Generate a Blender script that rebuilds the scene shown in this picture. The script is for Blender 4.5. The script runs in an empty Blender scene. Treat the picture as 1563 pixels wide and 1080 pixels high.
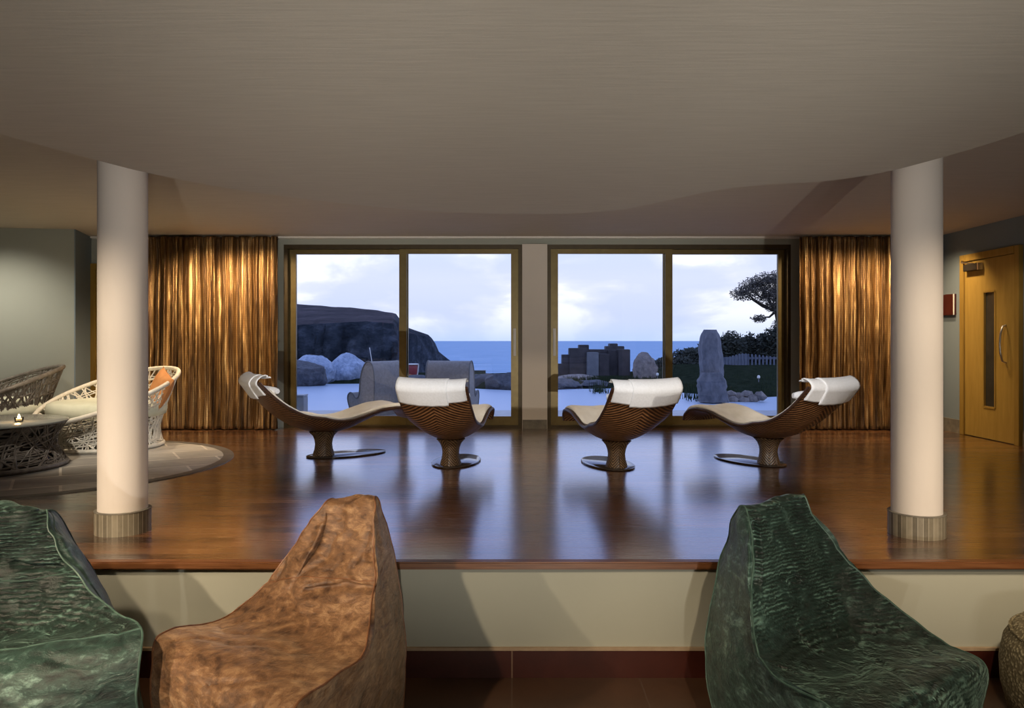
import bpy, bmesh, math, random
from mathutils import Vector, Matrix, noise, Euler

random.seed(7)
SC = bpy.context.scene
COL = SC.collection
PI = math.pi
F = 1150.0           # focal length in pixels of the 1563x1080 frame
EYE = 1.04           # eye height over the raised timber floor
LOW = -0.55          # level of the lower lounge floor

# ------------------------------------------------------------------ camera
cam = bpy.data.cameras.new('camera')
cam.sensor_width = 36.0
cam.lens = 36.0 * F / 1563.0
cam.shift_y = -20.0 / 1563.0
cam.clip_start = 0.05
cam.clip_end = 200000
cam_o = bpy.data.objects.new('camera', cam)
COL.objects.link(cam_o)
cam_o.location = (0, 0, EYE)
cam_o.rotation_euler = (PI / 2, 0, 0)
SC.camera = cam_o

SC.view_settings.view_transform = 'Standard'
SC.view_settings.look = 'None'
SC.view_settings.gamma = 1.0
SC.view_settings.exposure = 0.5
SC.view_settings.use_curve_mapping = False


# ------------------------------------------------------------------ node helpers
def nt_new(mat):
    mat.use_nodes = True
    nt = mat.node_tree
    nt.nodes.clear()
    return nt


def N(nt, typ, **kw):
    n = nt.nodes.new(typ)
    for k, v in kw.items():
        if hasattr(n, k):
            setattr(n, k, v)
        else:
            n.inputs[k.replace('_', ' ')].default_value = v
    return n


def L(nt, a, b):
    nt.links.new(a, b)


def math_n(nt, op, a, b=None, c=None):
    n = nt.nodes.new('ShaderNodeMath')
    n.operation = op
    for i, v in enumerate((a, b, c)):
        if v is None:
            continue
        if isinstance(v, (int, float)):
            n.inputs[i].default_value = v
        else:
            nt.links.new(v, n.inputs[i])
    return n.outputs[0]


def ramp(nt, fac, stops):
    r = nt.nodes.new('ShaderNodeValToRGB')
    el = r.color_ramp.elements
    while len(el) < len(stops):
        el.new(0.5)
    for e, (p, c) in zip(el, stops):
        e.position = p
        e.color = (c[0], c[1], c[2], 1)
    nt.links.new(fac, r.inputs[0])
    return r.outputs[0]


def coords(nt, kind='Object', scale=(1, 1, 1), rot=(0, 0, 0)):
    tc = nt.nodes.new('ShaderNodeTexCoord')
    mp = nt.nodes.new('ShaderNodeMapping')
    mp.inputs['Scale'].default_value = scale
    mp.inputs['Rotation'].default_value = rot
    nt.links.new(tc.outputs[kind], mp.inputs['Vector'])
    return mp.outputs[0]


def noise_t(nt, vec, scale=5, detail=4, rough=0.55, dist=0.0):
    n = nt.nodes.new('ShaderNodeTexNoise')
    n.inputs['Scale'].default_value = scale
    n.inputs['Detail'].default_value = detail
    n.inputs['Roughness'].default_value = rough
    n.inputs['Distortion'].default_value = dist
    if vec is not None:
        nt.links.new(vec, n.inputs['Vector'])
    return n.outputs['Fac']


def bsdf_out(nt, **kw):
    b = nt.nodes.new('ShaderNodeBsdfPrincipled')
    for k, v in kw.items():
        b.inputs[k.replace('_', ' ')].default_value = v
    o = nt.nodes.new('ShaderNodeOutputMaterial')
    nt.links.new(b.outputs[0], o.inputs[0])
    return b


def bump(nt, b, height, strength=0.3, dist=0.01):
    n = nt.nodes.new('ShaderNodeBump')
    n.inputs['Strength'].default_value = strength
    n.inputs['Distance'].default_value = dist
    nt.links.new(height, n.inputs['Height'])
    nt.links.new(n.outputs[0], b.inputs['Normal'])


def mat_noise(name, c1, c2, scale=6, rough=0.6, metal=0.0, bump_s=0.15, bump_d=0.005, stretch=(1, 1, 1),
              lo=0.3, hi=0.7, detail=5, spec=0.5, dist=0.0):
    m = bpy.data.materials.new(name)
    nt = nt_new(m)
    b = bsdf_out(nt, Roughness=rough, Metallic=metal)
    b.inputs['Specular IOR Level'].default_value = spec
    v = coords(nt, 'Object', stretch)
    f = noise_t(nt, v, scale, detail, 0.6, dist)
    L(nt, ramp(nt, f, [(lo, c1), (hi, c2)]), b.inputs['Base Color'])
    if bump_s:
        bump(nt, b, f, bump_s, bump_d)
    return m


M = {}

# ------------------------------------------------------------------ world: dusk sky with soft cloud banks
w = bpy.data.worlds.new('dusk_sky')
SC.world = w
w.use_nodes = True
nt = w.node_tree
nt.nodes.clear()
tc = N(nt, 'ShaderNodeTexCoord')
sep = N(nt, 'ShaderNodeSeparateXYZ')
L(nt, tc.outputs['Generated'], sep.inputs[0])
el = sep.outputs[2]
mp = N(nt, 'ShaderNodeMapping')
mp.inputs['Scale'].default_value = (3.2, 3.2, 8.5)
mp.inputs['Location'].default_value = (0.35, 0.0, 0.12)
L(nt, tc.outputs['Generated'], mp.inputs[0])
cl = noise_t(nt, mp.outputs[0], 1.7, 6, 0.52, 0.25)
cloud = ramp(nt, cl, [(0.42, (0.60, 0.67, 0.95)), (0.50, (0.74, 0.78, 1.0)), (0.56, (1.05, 1.05, 1.08))])
hz = ramp(nt, el, [(0.0, (0.50, 0.64, 0.97)), (0.03, (0.66, 0.74, 1.0)), (0.08, (0.95, 0.97, 1.05)), (0.135, (0.60, 0.74, 1.15)), (0.24, (0.38, 0.54, 1.15)),
                   (1.0, (0.22, 0.36, 0.80))])
mxf = ramp(nt, el, [(0.0, (0.15,) * 3), (0.035, (0.7,) * 3), (0.10, (0.7,) * 3), (0.14, (0.25,) * 3), (0.4, (0.2,) * 3)])
mix = N(nt, 'ShaderNodeMixRGB')
L(nt, mxf, mix.inputs[0])
L(nt, hz, mix.inputs[1])
L(nt, cloud, mix.inputs[2])
bg = N(nt, 'ShaderNodeBackground', Strength=0.84)
L(nt, mix.outputs[0], bg.inputs[0])
wo = N(nt, 'ShaderNodeOutputWorld')
L(nt, bg.outputs[0], wo.inputs[0])

# ------------------------------------------------------------------ lamps of the room and added ceiling fill
WARM = (1.0, 0.80, 0.56)
WARM2 = (1.0, 0.72, 0.42)


def spot(name, loc, target, power, angle=70, blend=0.6, size=0.04, color=WARM):
    d = bpy.data.lights.new(name, 'SPOT')
    d.energy = power
    d.color = color
    d.spot_size = math.radians(angle)
    d.spot_blend = blend
    d.shadow_soft_size = size
    o = bpy.data.objects.new(name, d)
    COL.objects.link(o)
    o.location = loc
    v = Vector(target) - Vector(loc)
    o.rotation_euler = v.to_track_quat('-Z', 'Y').to_euler()
    return o


def area(name, loc, target, power, sx, sy, color=WARM):
    d = bpy.data.lights.new(name, 'AREA')
    d.shape = 'RECTANGLE'
    d.size = sx
    d.size_y = sy
    d.energy = power
    d.color = color
    o = bpy.data.objects.new(name, d)
    COL.objects.link(o)
    o.location = loc
    v = Vector(target) - Vector(loc)
    o.rotation_euler = v.to_track_quat('-Z', 'Y').to_euler()
    return o


# downlights of the lower lounge (they throw the bean bag shadows on the step)
WHITE = (0.97, 0.98, 1.0)
spot('downlight', (-1.75, 1.0, 1.90), (-0.75, 3.0, -0.15), 150, 58, 0.7)
spot('downlight', (-3.1, 1.1, 1.90), (-1.9, 2.9, 0.0), 210, 58, 0.7)
spot('downlight', (0.75, 0.5, 1.90), (1.4, 2.9, -0.1), 105, 46, 0.7)
spot('downlight', (2.5, 2.0, 1.90), (2.25, 3.55, -0.3), 45, 56, 0.8)
# downlights near the edge of the lower ceiling, aimed at the columns
spot('downlight', (-2.55, 1.9, 1.91), (-2.12, 4.12, 0.45), 150, 52, 0.8)
spot('downlight', (2.45, 1.8, 1.91), (2.17, 4.06, 0.45), 125, 52, 0.8)
spot('downlight', (-1.2, 3.2, 1.91), (-1.3, 4.1, 0.0), 40, 60, 0.9, 0.04, WARM2)
# narrow spots on the four loungers
for (sx, tx, ty, e) in ((-0.15, -2.15, 6.35, 210), (-0.35, -0.6, 5.75, 115), (0.75, 1.0, 5.65, 115), (1.15, 2.45, 5.95, 185)):
    spot('lounger_spot', (sx, 3.3, 1.91), (tx, ty, 0.5), e, 27, 0.7, 0.05, WHITE)
# wall washers in front of the curtains
for x in (-3.5, -3.1, -2.8):
    spot('curtain_washer', (x, 8.15, 2.24), (x - 0.05, 8.75, 0.5), 66, 125, 0.9, 0.03, WARM2)
for x in (3.6, 4.05, 4.6):
    spot('curtain_washer', (x, 8.15, 2.24), (x, 8.75, 0.5), 56, 125, 0.9, 0.03, WARM2)
spot('downlight', (-5.6, 7.1, 2.24), (-5.5, 8.2, 0.7), 75, 95, 0.9, 0.05, (1.0, 0.90, 0.74))
spot('downlight', (-3.9, 6.4, 2.24), (-3.9, 7.0, 0.3), 75, 80, 0.8, 0.04, WARM)
spot('downlight', (4.2, 7.0, 2.24), (5.0, 7.9, 0.2), 20, 80, 0.9, 0.05, WARM)
spot('pillar_spot', (0.27, 4.7, 1.91), (0.27, 8.95, 0.30), 70, 17, 0.8, 0.04, WARM)
# small downlights over the loungers and a spot on the wicker seats
for (x, y) in ((-1.55, 7.0), (-0.45, 6.55), (0.72, 6.5), (1.95, 6.75)):
    spot('downlight', (x, y, 2.25), (x, y, 0.0), 30, 62, 0.9, 0.04, (1.0, 0.90, 0.76))
spot('downlight', (-3.25, 4.7, 2.25), (-4.1, 6.9, 0.25), 130, 46, 0.9, 0.04, (1.0, 0.92, 0.80))
# unseen fill spots added behind the camera to brighten the ceiling
for (tx, ty, e) in ((-2.1, 4.8, 330), (0.0, 5.2, 640), (2.1, 4.8, 300)):
    spot('ceiling_fill', (0.64, -3.2, -0.3), (tx, ty, 1.94), e, 36, 1.0, 0.02, (1.0, 0.93, 0.82))
spot('ceiling_fill', (0.62, -1.5, -0.2), (0.3, 0.6, 1.94), 62, 150, 1.0, 0.02, (1.0, 0.92, 0.80))


# ------------------------------------------------------------------ geometry helpers
def P(px, py, d):
    return Vector(((px - 781.5) * d / F, d, EYE - (py - 520.0) * d / F))


def G(px, d, z):
    return Vector(((px - 781.5) * d / F, d, z))


class MB:
    def __init__(s):
        s.v, s.f, s.uv = [], [], {}

    def add(s, verts, faces):
        o = len(s.v)
        s.v += [tuple(p) for p in verts]
        s.f += [tuple(i + o for i in f) for f in faces]

    def box(s, x0, x1, y0, y1, z0, z1):
        v = [(x0, y0, z0), (x1, y0, z0), (x1, y1, z0), (x0, y1, z0), (x0, y0, z1), (x1, y0, z1), (x1, y1, z1), (x0, y1, z1)]
        s.add(v, [(0, 3, 2, 1), (4, 5, 6, 7), (0, 1, 5, 4), (1, 2, 6, 5), (2, 3, 7, 6), (3, 0, 4, 7)])

    def tube(s, pts, r, n=6, closed=False, caps=True):
        pts = [Vector(p) for p in pts]
        m = len(pts)
        vs, fs = [], []
        up = None
        for i, p in enumerate(pts):
            a = pts[(i - 1) % m] if (closed or i > 0) else p
            b = pts[(i + 1) % m] if (closed or i < m - 1) else p
            t = (b - a).normalized() if (b - a).length > 1e-9 else Vector((0, 0, 1))
            if up is None:
                up = Vector((0, 0, 1)) if abs(t.z) < 0.9 else Vector((1, 0, 0))
            x = up - t * up.dot(t)
            if x.length < 1e-6:
                x = t.orthogonal()
            x.normalize()
            up = x
            y = t.cross(x)
            rr = r[i] if isinstance(r, (list, tuple)) else r
            for k in range(n):
                an = 2 * PI * k / n
                vs.append(p + x * (rr * math.cos(an)) + y * (rr * math.sin(an)))
        e = m if closed else m - 1
        for i in range(e):
            j = (i + 1) % m
            for k in range(n):
                k2 = (k + 1) % n
                fs.append((i * n + k, i * n + k2, j * n + k2, j * n + k))
        if caps and not closed:
            fs.append(tuple(range(n))[::-1])
            fs.append(tuple((m - 1) * n + k for k in range(n)))
        s.add(vs, fs)

    def lathe(s, prof, n=48, c=(0, 0, 0), sx=1, sy=1, cap=True):
        vs, fs = [], []
        m = len(prof)
        for (r, z) in prof:
            for k in range(n):
                a = 2 * PI * k / n
                vs.append((c[0] + r * math.cos(a) * sx, c[1] + r * math.sin(a) * sy, c[2] + z))
        for i in range(m - 1):
            for k in range(n):
                k2 = (k + 1) % n
                fs.append((i * n + k, i * n + k2, (i + 1) * n + k2, (i + 1) * n + k))
        if cap:
            fs.append(tuple(range(n))[::-1])
            fs.append(tuple((m - 1) * n + k for k in range(n)))
        s.add(vs, fs)

    def grid(s, nu, nv, fn, close_u=False):
        vs = [fn(i / (nu - (0 if close_u else 1)), j / (nv - 1)) for j in range(nv) for i in range(nu)]
        fs = []
        for j in range(nv - 1):
            for i in range(nu if close_u else nu - 1):
                i2 = (i + 1) % nu
                fs.append((j * nu + i, j * nu + i2, (j + 1) * nu + i2, (j + 1) * nu + i))
        s.add(vs, fs)

    def prism(s, poly, off):
        n = len(poly)
        poly = [Vector(p) for p in poly]
        off = Vector(off)
        s.add(poly + [p + off for p in poly],
              [tuple(range(n))[::-1], tuple(range(n, 2 * n))] + [(i, (i + 1) % n, (i + 1) % n + n, i + n) for i in range(n)])

    def build(s, name, mat, parent=None, smooth=True, angle=40, loc=None, bevel=0.0):
        me = bpy.data.meshes.new(name)
        me.from_pydata(s.v, [], s.f)
        me.update()
        bm = bmesh.new()
        bm.from_mesh(me)
        bmesh.ops.recalc_face_normals(bm, faces=bm.faces)
        if bevel:
            es = [e for e in bm.edges if len(e.link_faces) == 2 and e.calc_face_angle(0) > 0.6]
            bmesh.ops.bevel(bm, geom=es, offset=bevel, segments=2, affect='EDGES', clamp_overlap=True)
        bm.to_mesh(me)
        bm.free()
        if smooth:
            for p in me.polygons:
                p.use_smooth = True
            try:
                me.set_sharp_from_angle(angle=math.radians(angle))
            except Exception:
                pass
        if mat is not None:
            me.materials.append(mat)
        o = bpy.data.objects.new(name, me)
        COL.objects.link(o)
        if parent is not None:
            o.parent = parent
        if loc is not None:
            o.location = loc
        return o


def thing(name, label, cat, loc=(0, 0, 0), rz=0.0, group=None):
    o = bpy.data.objects.new(name, None)
    o.empty_display_size = 0.1
    COL.objects.link(o)
    o.location = loc
    o.rotation_euler = (0, 0, rz)
    o['label'] = label
    o['category'] = cat
    if group:
        o['group'] = group
    return o


def tag(o, label, cat, group=None, kind=None):
    o['label'] = label
    o['category'] = cat
    if group:
        o['group'] = group
    if kind:
        o['kind'] = kind
    return o


def struct(o, label=None, cat=None):
    o['kind'] = 'structure'
    if label:
        o['label'] = label
        o['category'] = cat or 'room'
    return o


def crom(pts, n):
    """Catmull-Rom through pts, n samples."""
    pts = [Vector(p) for p in pts]
    m = len(pts) - 1
    out = []
    for i in range(n):
        t = i / (n - 1) * m
        k = min(int(t), m - 1)
        f = t - k
        p0 = pts[k - 1] if k > 0 else pts[0] * 2 - pts[1]
        p1, p2 = pts[k], pts[k + 1]
        p3 = pts[k + 2] if k + 2 <= m else pts[m] * 2 - pts[m - 1]
        out.append(0.5 * ((2 * p1) + (p2 - p0) * f + (2 * p0 - 5 * p1 + 4 * p2 - p3) * f * f + (3 * p1 - p0 - 3 * p2 + p3) * f ** 3))
    return out


def lerp_tab(tab, t):
    for (a, va), (b, vb) in zip(tab, tab[1:]):
        if t <= b:
            f = (t - a) / (b - a) if b > a else 0
            f = max(0, min(1, f))
            return va + (vb - va) * f
    return tab[-1][1]


def fbm(p, sc, oct=4):
    return noise.fractal(Vector(p) * sc, 1.0, 2.0, oct)


# ------------------------------------------------------------------ materials
def plaster(name, c, var=0.06, stroke=(2.0, 26, 26)):
    m = bpy.data.materials.new(name)
    nt = nt_new(m)
    b = bsdf_out(nt, Roughness=0.85)
    b.inputs['Specular IOR Level'].default_value = 0.25
    v = coords(nt, 'Object', stroke)
    f = noise_t(nt, v, 2.0, 6, 0.62, 0.4)
    lo = tuple(x * (1 - var) for x in c)
    hi = tuple(min(1, x * (1 + var)) for x in c)
    L(nt, ramp(nt, f, [(0.3, lo), (0.7, hi)]), b.inputs['Base Color'])
    bump(nt, b, f, 0.25, 0.004)
    return m


M['ceil'] = plaster('ceiling_plaster', (0.56, 0.52, 0.46))
M['ceil2'] = plaster('upper_ceiling_plaster', (0.56, 0.50, 0.42))
M['riser'] = plaster('step_paint', (0.42, 0.42, 0.35), 0.02, (1, 1, 1))
M['column'] = plaster('column_plaster', (0.74, 0.68, 0.64), 0.02, (3, 3, 1))
M['wall_blue'] = plaster('blue_grey_paint', (0.20, 0.25, 0.29), 0.03, (1, 1, 1))
M['wall_grey'] = plaster('grey_green_paint', (0.36, 0.38, 0.34), 0.02, (1, 1, 1))
M['pillar'] = plaster('pale_pillar_paint', (0.74, 0.68, 0.62), 0.02, (1, 1, 1))
M['white'] = mat_noise('white_paint', (0.78, 0.76, 0.72), (0.85, 0.83, 0.80), 20, 0.5, 0, 0.02)


def wood_floor():
    m = bpy.data.materials.new('dark_plank_floor')
    nt = nt_new(m)
    b = bsdf_out(nt, Roughness=0.27)
    b.inputs['Specular IOR Level'].default_value = 0.55
    v = coords(nt, 'Object', (1, 1, 1))
    br = N(nt, 'ShaderNodeTexBrick')
    br.offset = 0.37
    br.offset_frequency = 2
    L(nt, v, br.inputs['Vector'])
    br.inputs['Color1'].default_value = (0, 0, 0, 1)
    br.inputs['Color2'].default_value = (1, 1, 1, 1)
    br.inputs['Mortar'].default_value = (0.5, 0.5, 0.5, 1)
    br.inputs['Scale'].default_value = 1.0
    br.inputs['Mortar Size'].default_value = 0.0016
    br.inputs['Mortar Smooth'].default_value = 0.2
    br.inputs['Bias'].default_value = 0.0
    br.inputs['Brick Width'].default_value = 1.45
    br.inputs['Row Height'].default_value = 0.105
    sx = N(nt, 'ShaderNodeSeparateColor')
    L(nt, br.outputs['Color'], sx.inputs[0])
    v2 = coords(nt, 'Object', (1.2, 22, 1))
    g = noise_t(nt, v2, 3.0, 6, 0.6, 0.6)
    mixv = math_n(nt, 'ADD', math_n(nt, 'MULTIPLY', sx.outputs[0], 0.66), math_n(nt, 'MULTIPLY', g, 0.44))
    col = ramp(nt, mixv, [(0.12, (0.024, 0.008, 0.003)), (0.45, (0.075, 0.027, 0.010)), (0.75, (0.140, 0.056, 0.020)), (1.0, (0.24, 0.11, 0.042))])
    mx = N(nt, 'ShaderNodeMixRGB')
    mx.inputs[2].default_value = (0.012, 0.005, 0.003, 1)
    L(nt, br.outputs['Fac'], mx.inputs[0])
    L(nt, col, mx.inputs[1])
    L(nt, mx.outputs[0], b.inputs['Base Color'])
    L(nt, ramp(nt, g, [(0.2, (0.20,) * 3), (0.8, (0.32,) * 3)]), b.inputs['Roughness'])
    h = math_n(nt, 'SUBTRACT', math_n(nt, 'MULTIPLY', g, 0.12), br.outputs['Fac'])
    bump(nt, b, h, 0.10, 0.0012)
    b.inputs['Coat Weight'].default_value = 1.0
    b.inputs['Coat Roughness'].default_value = 0.19
    b.inputs['Coat IOR'].default_value = 1.85
    return m


M['floor'] = wood_floor()


def tiles(name, c1, c2, mortar, bw, rh, ms=0.004, rough=0.5, coord_rot=(0, 0, 0), offset=0.5, var_scale=6, stretch=(1, 1, 1)):
    m = bpy.data.materials.new(name)
    nt = nt_new(m)
    b = bsdf_out(nt, Roughness=rough)
    v = coords(nt, 'Object', (1, 1, 1), coord_rot)
    br = N(nt, 'ShaderNodeTexBrick')
    br.offset = offset
    L(nt, v, br.inputs['Vector'])
    br.inputs['Color1'].default_value = (*c1, 1)
    br.inputs['Color2'].default_value = (*c2, 1)
    br.inputs['Mortar'].default_value = (*mortar, 1)
    br.inputs['Scale'].default_value = 1.0
    br.inputs['Mortar Size'].default_value = ms
    br.inputs['Brick Width'].default_value = bw
    br.inputs['Row Height'].default_value = rh
    v2 = coords(nt, 'Object', stretch)
    g = noise_t(nt, v2, var_scale, 6, 0.65, 0.5)
    mx = N(nt, 'ShaderNodeMixRGB', blend_type='MULTIPLY')
    mx.inputs[0].default_value = 0.75
    L(nt, br.outputs['Color'], mx.inputs[1])
    L(nt, ramp(nt, g, [(0.25, (0.5, 0.5, 0.5)), (0.75, (1.15, 1.12, 1.08))]), mx.inputs[2])
    L(nt, mx.outputs[0], b.inputs['Base Color'])
    bump(nt, b, math_n(nt, 'SUBTRACT', math_n(nt, 'MULTIPLY', g, 0.3), br.outputs['Fac']), 0.25, 0.004)
    return m


M['slate'] = tiles('slate_tiles', (0.24, 0.23, 0.215), (0.44, 0.42, 0.39), (0.62, 0.58, 0.52), 0.60, 0.45, 0.010, 0.5, (0, 0, -0.54), 0.5, 5, (1, 3, 1))
M['slate_edge'] = mat_noise('dark_slate_edge', (0.06, 0.055, 0.05), (0.12, 0.11, 0.10), 8, 0.45)
M['lowfloor'] = tiles('dark_brown_tiles', (0.075, 0.036, 0.020), (0.085, 0.042, 0.023), (0.10, 0.06, 0.04), 0.6, 0.6, 0.004, 0.35, (0, 0, 0), 0.0, 4)
M['plinth'] = tiles('dark_red_plinth_tiles', (0.062, 0.014, 0.009), (0.07, 0.018, 0.011), (0.2, 0.12, 0.08), 1.2, 5.0, 0.004, 0.35, (PI / 2, 0, 0), 0.0, 4)
M['grout'] = mat_noise('pale_grout', (0.34, 0.24, 0.15), (0.42, 0.31, 0.2), 20, 0.7)
M['nosing'] = mat_noise('timber_nosing', (0.10, 0.035, 0.012), (0.22, 0.09, 0.035), 4, 0.35, 0, 0.05, 0.002, (1, 20, 20))
M['stone_skirt'] = mat_noise('stone_skirting', (0.11, 0.10, 0.085), (0.24, 0.22, 0.18), 9, 0.6, 0, 0.2)
M['oak'] = mat_noise('oak_veneer', (0.30, 0.185, 0.036), (0.41, 0.265, 0.062), 3.0, 0.42, 0, 0.03, 0.002, (6, 6, 0.7), 0.25, 0.75, 6, 0.4, 0.8)
M['oak_dark'] = mat_noise('oak_frame', (0.26, 0.155, 0.028), (0.36, 0.23, 0.052), 3.0, 0.42, 0, 0.03, 0.002, (6, 6, 0.7), 0.25, 0.75, 6, 0.4, 0.8)
M['bronze'] = mat_noise('bronze_window_metal', (0.17, 0.125, 0.045), (0.21, 0.16, 0.06), 12, 0.38, 0.35, 0.01)
M['bronze_dark'] = mat_noise('dark_bronze_metal', (0.05, 0.034, 0.015), (0.07, 0.05, 0.022), 12, 0.45, 0.3, 0.01)
M['steel'] = mat_noise('brushed_steel', (0.55, 0.53, 0.50), (0.68, 0.66, 0.62), 30, 0.28, 1.0, 0.01)
M['black'] = mat_noise('black_metal', (0.012, 0.010, 0.009), (0.03, 0.026, 0.022), 10, 0.4, 0.2, 0.02)


def glass(name, tint=(0.97, 0.98, 1.0), fac_mul=1.0, ior=1.45):
    m = bpy.data.materials.new(name)
    nt = nt_new(m)
    t = N(nt, 'ShaderNodeBsdfTransparent')
    t.inputs[0].default_value = (*tint, 1)
    g = N(nt, 'ShaderNodeBsdfGlossy')
    g.inputs['Roughness'].default_value = 0.0
    fr = N(nt, 'ShaderNodeFresnel')
    fr.inputs[0].default_value = ior
    mx = N(nt, 'ShaderNodeMixShader')
    L(nt, math_n(nt, 'MULTIPLY', fr.outputs[0], fac_mul), mx.inputs[0])
    L(nt, t.outputs[0], mx.inputs[1])
    L(nt, g.outputs[0], mx.inputs[2])
    o = N(nt, 'ShaderNodeOutputMaterial')
    L(nt, mx.outputs[0], o.inputs[0])
    return m


M['glass'] = glass('window_glass')
M['glass_dark'] = mat_noise('dark_door_glass', (0.03, 0.028, 0.022), (0.05, 0.047, 0.04), 3, 0.08, 0, 0)


def curtain_mat():
    m = bpy.data.materials.new('gold_woven_curtain')
    nt = nt_new(m)
    b = bsdf_out(nt, Roughness=0.38, Metallic=0.6)
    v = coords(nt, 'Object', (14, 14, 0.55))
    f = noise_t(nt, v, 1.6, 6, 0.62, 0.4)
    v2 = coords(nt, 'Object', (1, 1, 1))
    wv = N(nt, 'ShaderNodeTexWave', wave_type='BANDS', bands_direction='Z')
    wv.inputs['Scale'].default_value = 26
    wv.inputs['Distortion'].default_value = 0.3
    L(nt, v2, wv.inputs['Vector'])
    col = ramp(nt, f, [(0.32, (0.035, 0.017, 0.007)), (0.46, (0.14, 0.075, 0.028)), (0.56, (0.34, 0.20, 0.078)), (0.66, (0.95, 0.68, 0.33))])  # brightest stop paints highlights into the cloth colour
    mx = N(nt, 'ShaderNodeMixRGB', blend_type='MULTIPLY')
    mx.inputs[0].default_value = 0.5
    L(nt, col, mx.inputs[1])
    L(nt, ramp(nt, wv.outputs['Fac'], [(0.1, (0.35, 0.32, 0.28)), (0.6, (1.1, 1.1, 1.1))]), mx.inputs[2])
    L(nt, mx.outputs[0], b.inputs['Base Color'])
    v3 = coords(nt, 'Object', (30, 30, 6))
    f2 = noise_t(nt, v3, 2.0, 4, 0.6)
    bump(nt, b, math_n(nt, 'ADD', f2, math_n(nt, 'MULTIPLY', wv.outputs['Fac'], 0.35)), 0.55, 0.006)
    return m


M['curtain'] = curtain_mat()


def herring(name, c1, c2, c3, across=13.0, along=30.0):
    """herringbone strips from UV (u across 0..1, v along in metres)."""
    m = bpy.data.materials.new(name)
    nt = nt_new(m)
    b = bsdf_out(nt, Roughness=0.42)
    tc = N(nt, 'ShaderNodeTexCoord')
    s = N(nt, 'ShaderNodeSeparateXYZ')
    L(nt, tc.outputs['UV'], s.inputs[0])
    au = math_n(nt, 'ABSOLUTE', math_n(nt, 'SUBTRACT', s.outputs[0], 0.5))
    ph = math_n(nt, 'SUBTRACT', math_n(nt, 'MULTIPLY', s.outputs[1], along), math_n(nt, 'MULTIPLY', au, across))
    fr = math_n(nt, 'FRACT', ph)
    tri = math_n(nt, 'ABSOLUTE', math_n(nt, 'SUBTRACT', math_n(nt, 'MULTIPLY', fr, 2.0), 1.0))
    v = coords(nt, 'Object', (9, 9, 9))
    g = noise_t(nt, v, 3, 4, 0.6)
    fac = math_n(nt, 'ADD', math_n(nt, 'MULTIPLY', tri, 0.8), math_n(nt, 'MULTIPLY', math_n(nt, 'SUBTRACT', g, 0.5), 0.5))
    L(nt, ramp(nt, fac, [(0.10, c1), (0.40, c2), (0.85, c3)]), b.inputs['Base Color'])
    bump(nt, b, tri, 0.6, 0.004)
    return m


M['weave_brown'] = herring('brown_herringbone_weave', (0.018, 0.007, 0.003), (0.12, 0.048, 0.017), (0.36, 0.17, 0.066))
M['weave_post'] = herring('post_herringbone_weave', (0.015, 0.007, 0.003), (0.06, 0.03, 0.013), (0.28, 0.17, 0.08), 6, 34)
M['edge_brown'] = mat_noise('dark_shell_edge', (0.035, 0.014, 0.007), (0.07, 0.03, 0.013), 12, 0.4, 0, 0.05)
M['pad'] = mat_noise('cream_pad_fabric', (0.72, 0.64, 0.52), (0.86, 0.79, 0.68), 7, 0.9, 0, 0.25, 0.004)
M['towel'] = mat_noise('white_towelling', (0.84, 0.84, 0.85), (0.92, 0.92, 0.94), 70, 0.95, 0, 0.35, 0.004)
M['chrome'] = mat_noise('dark_polished_steel', (0.05, 0.035, 0.025), (0.07, 0.05, 0.035), 10, 0.13, 0.3, 0.0)


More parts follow.
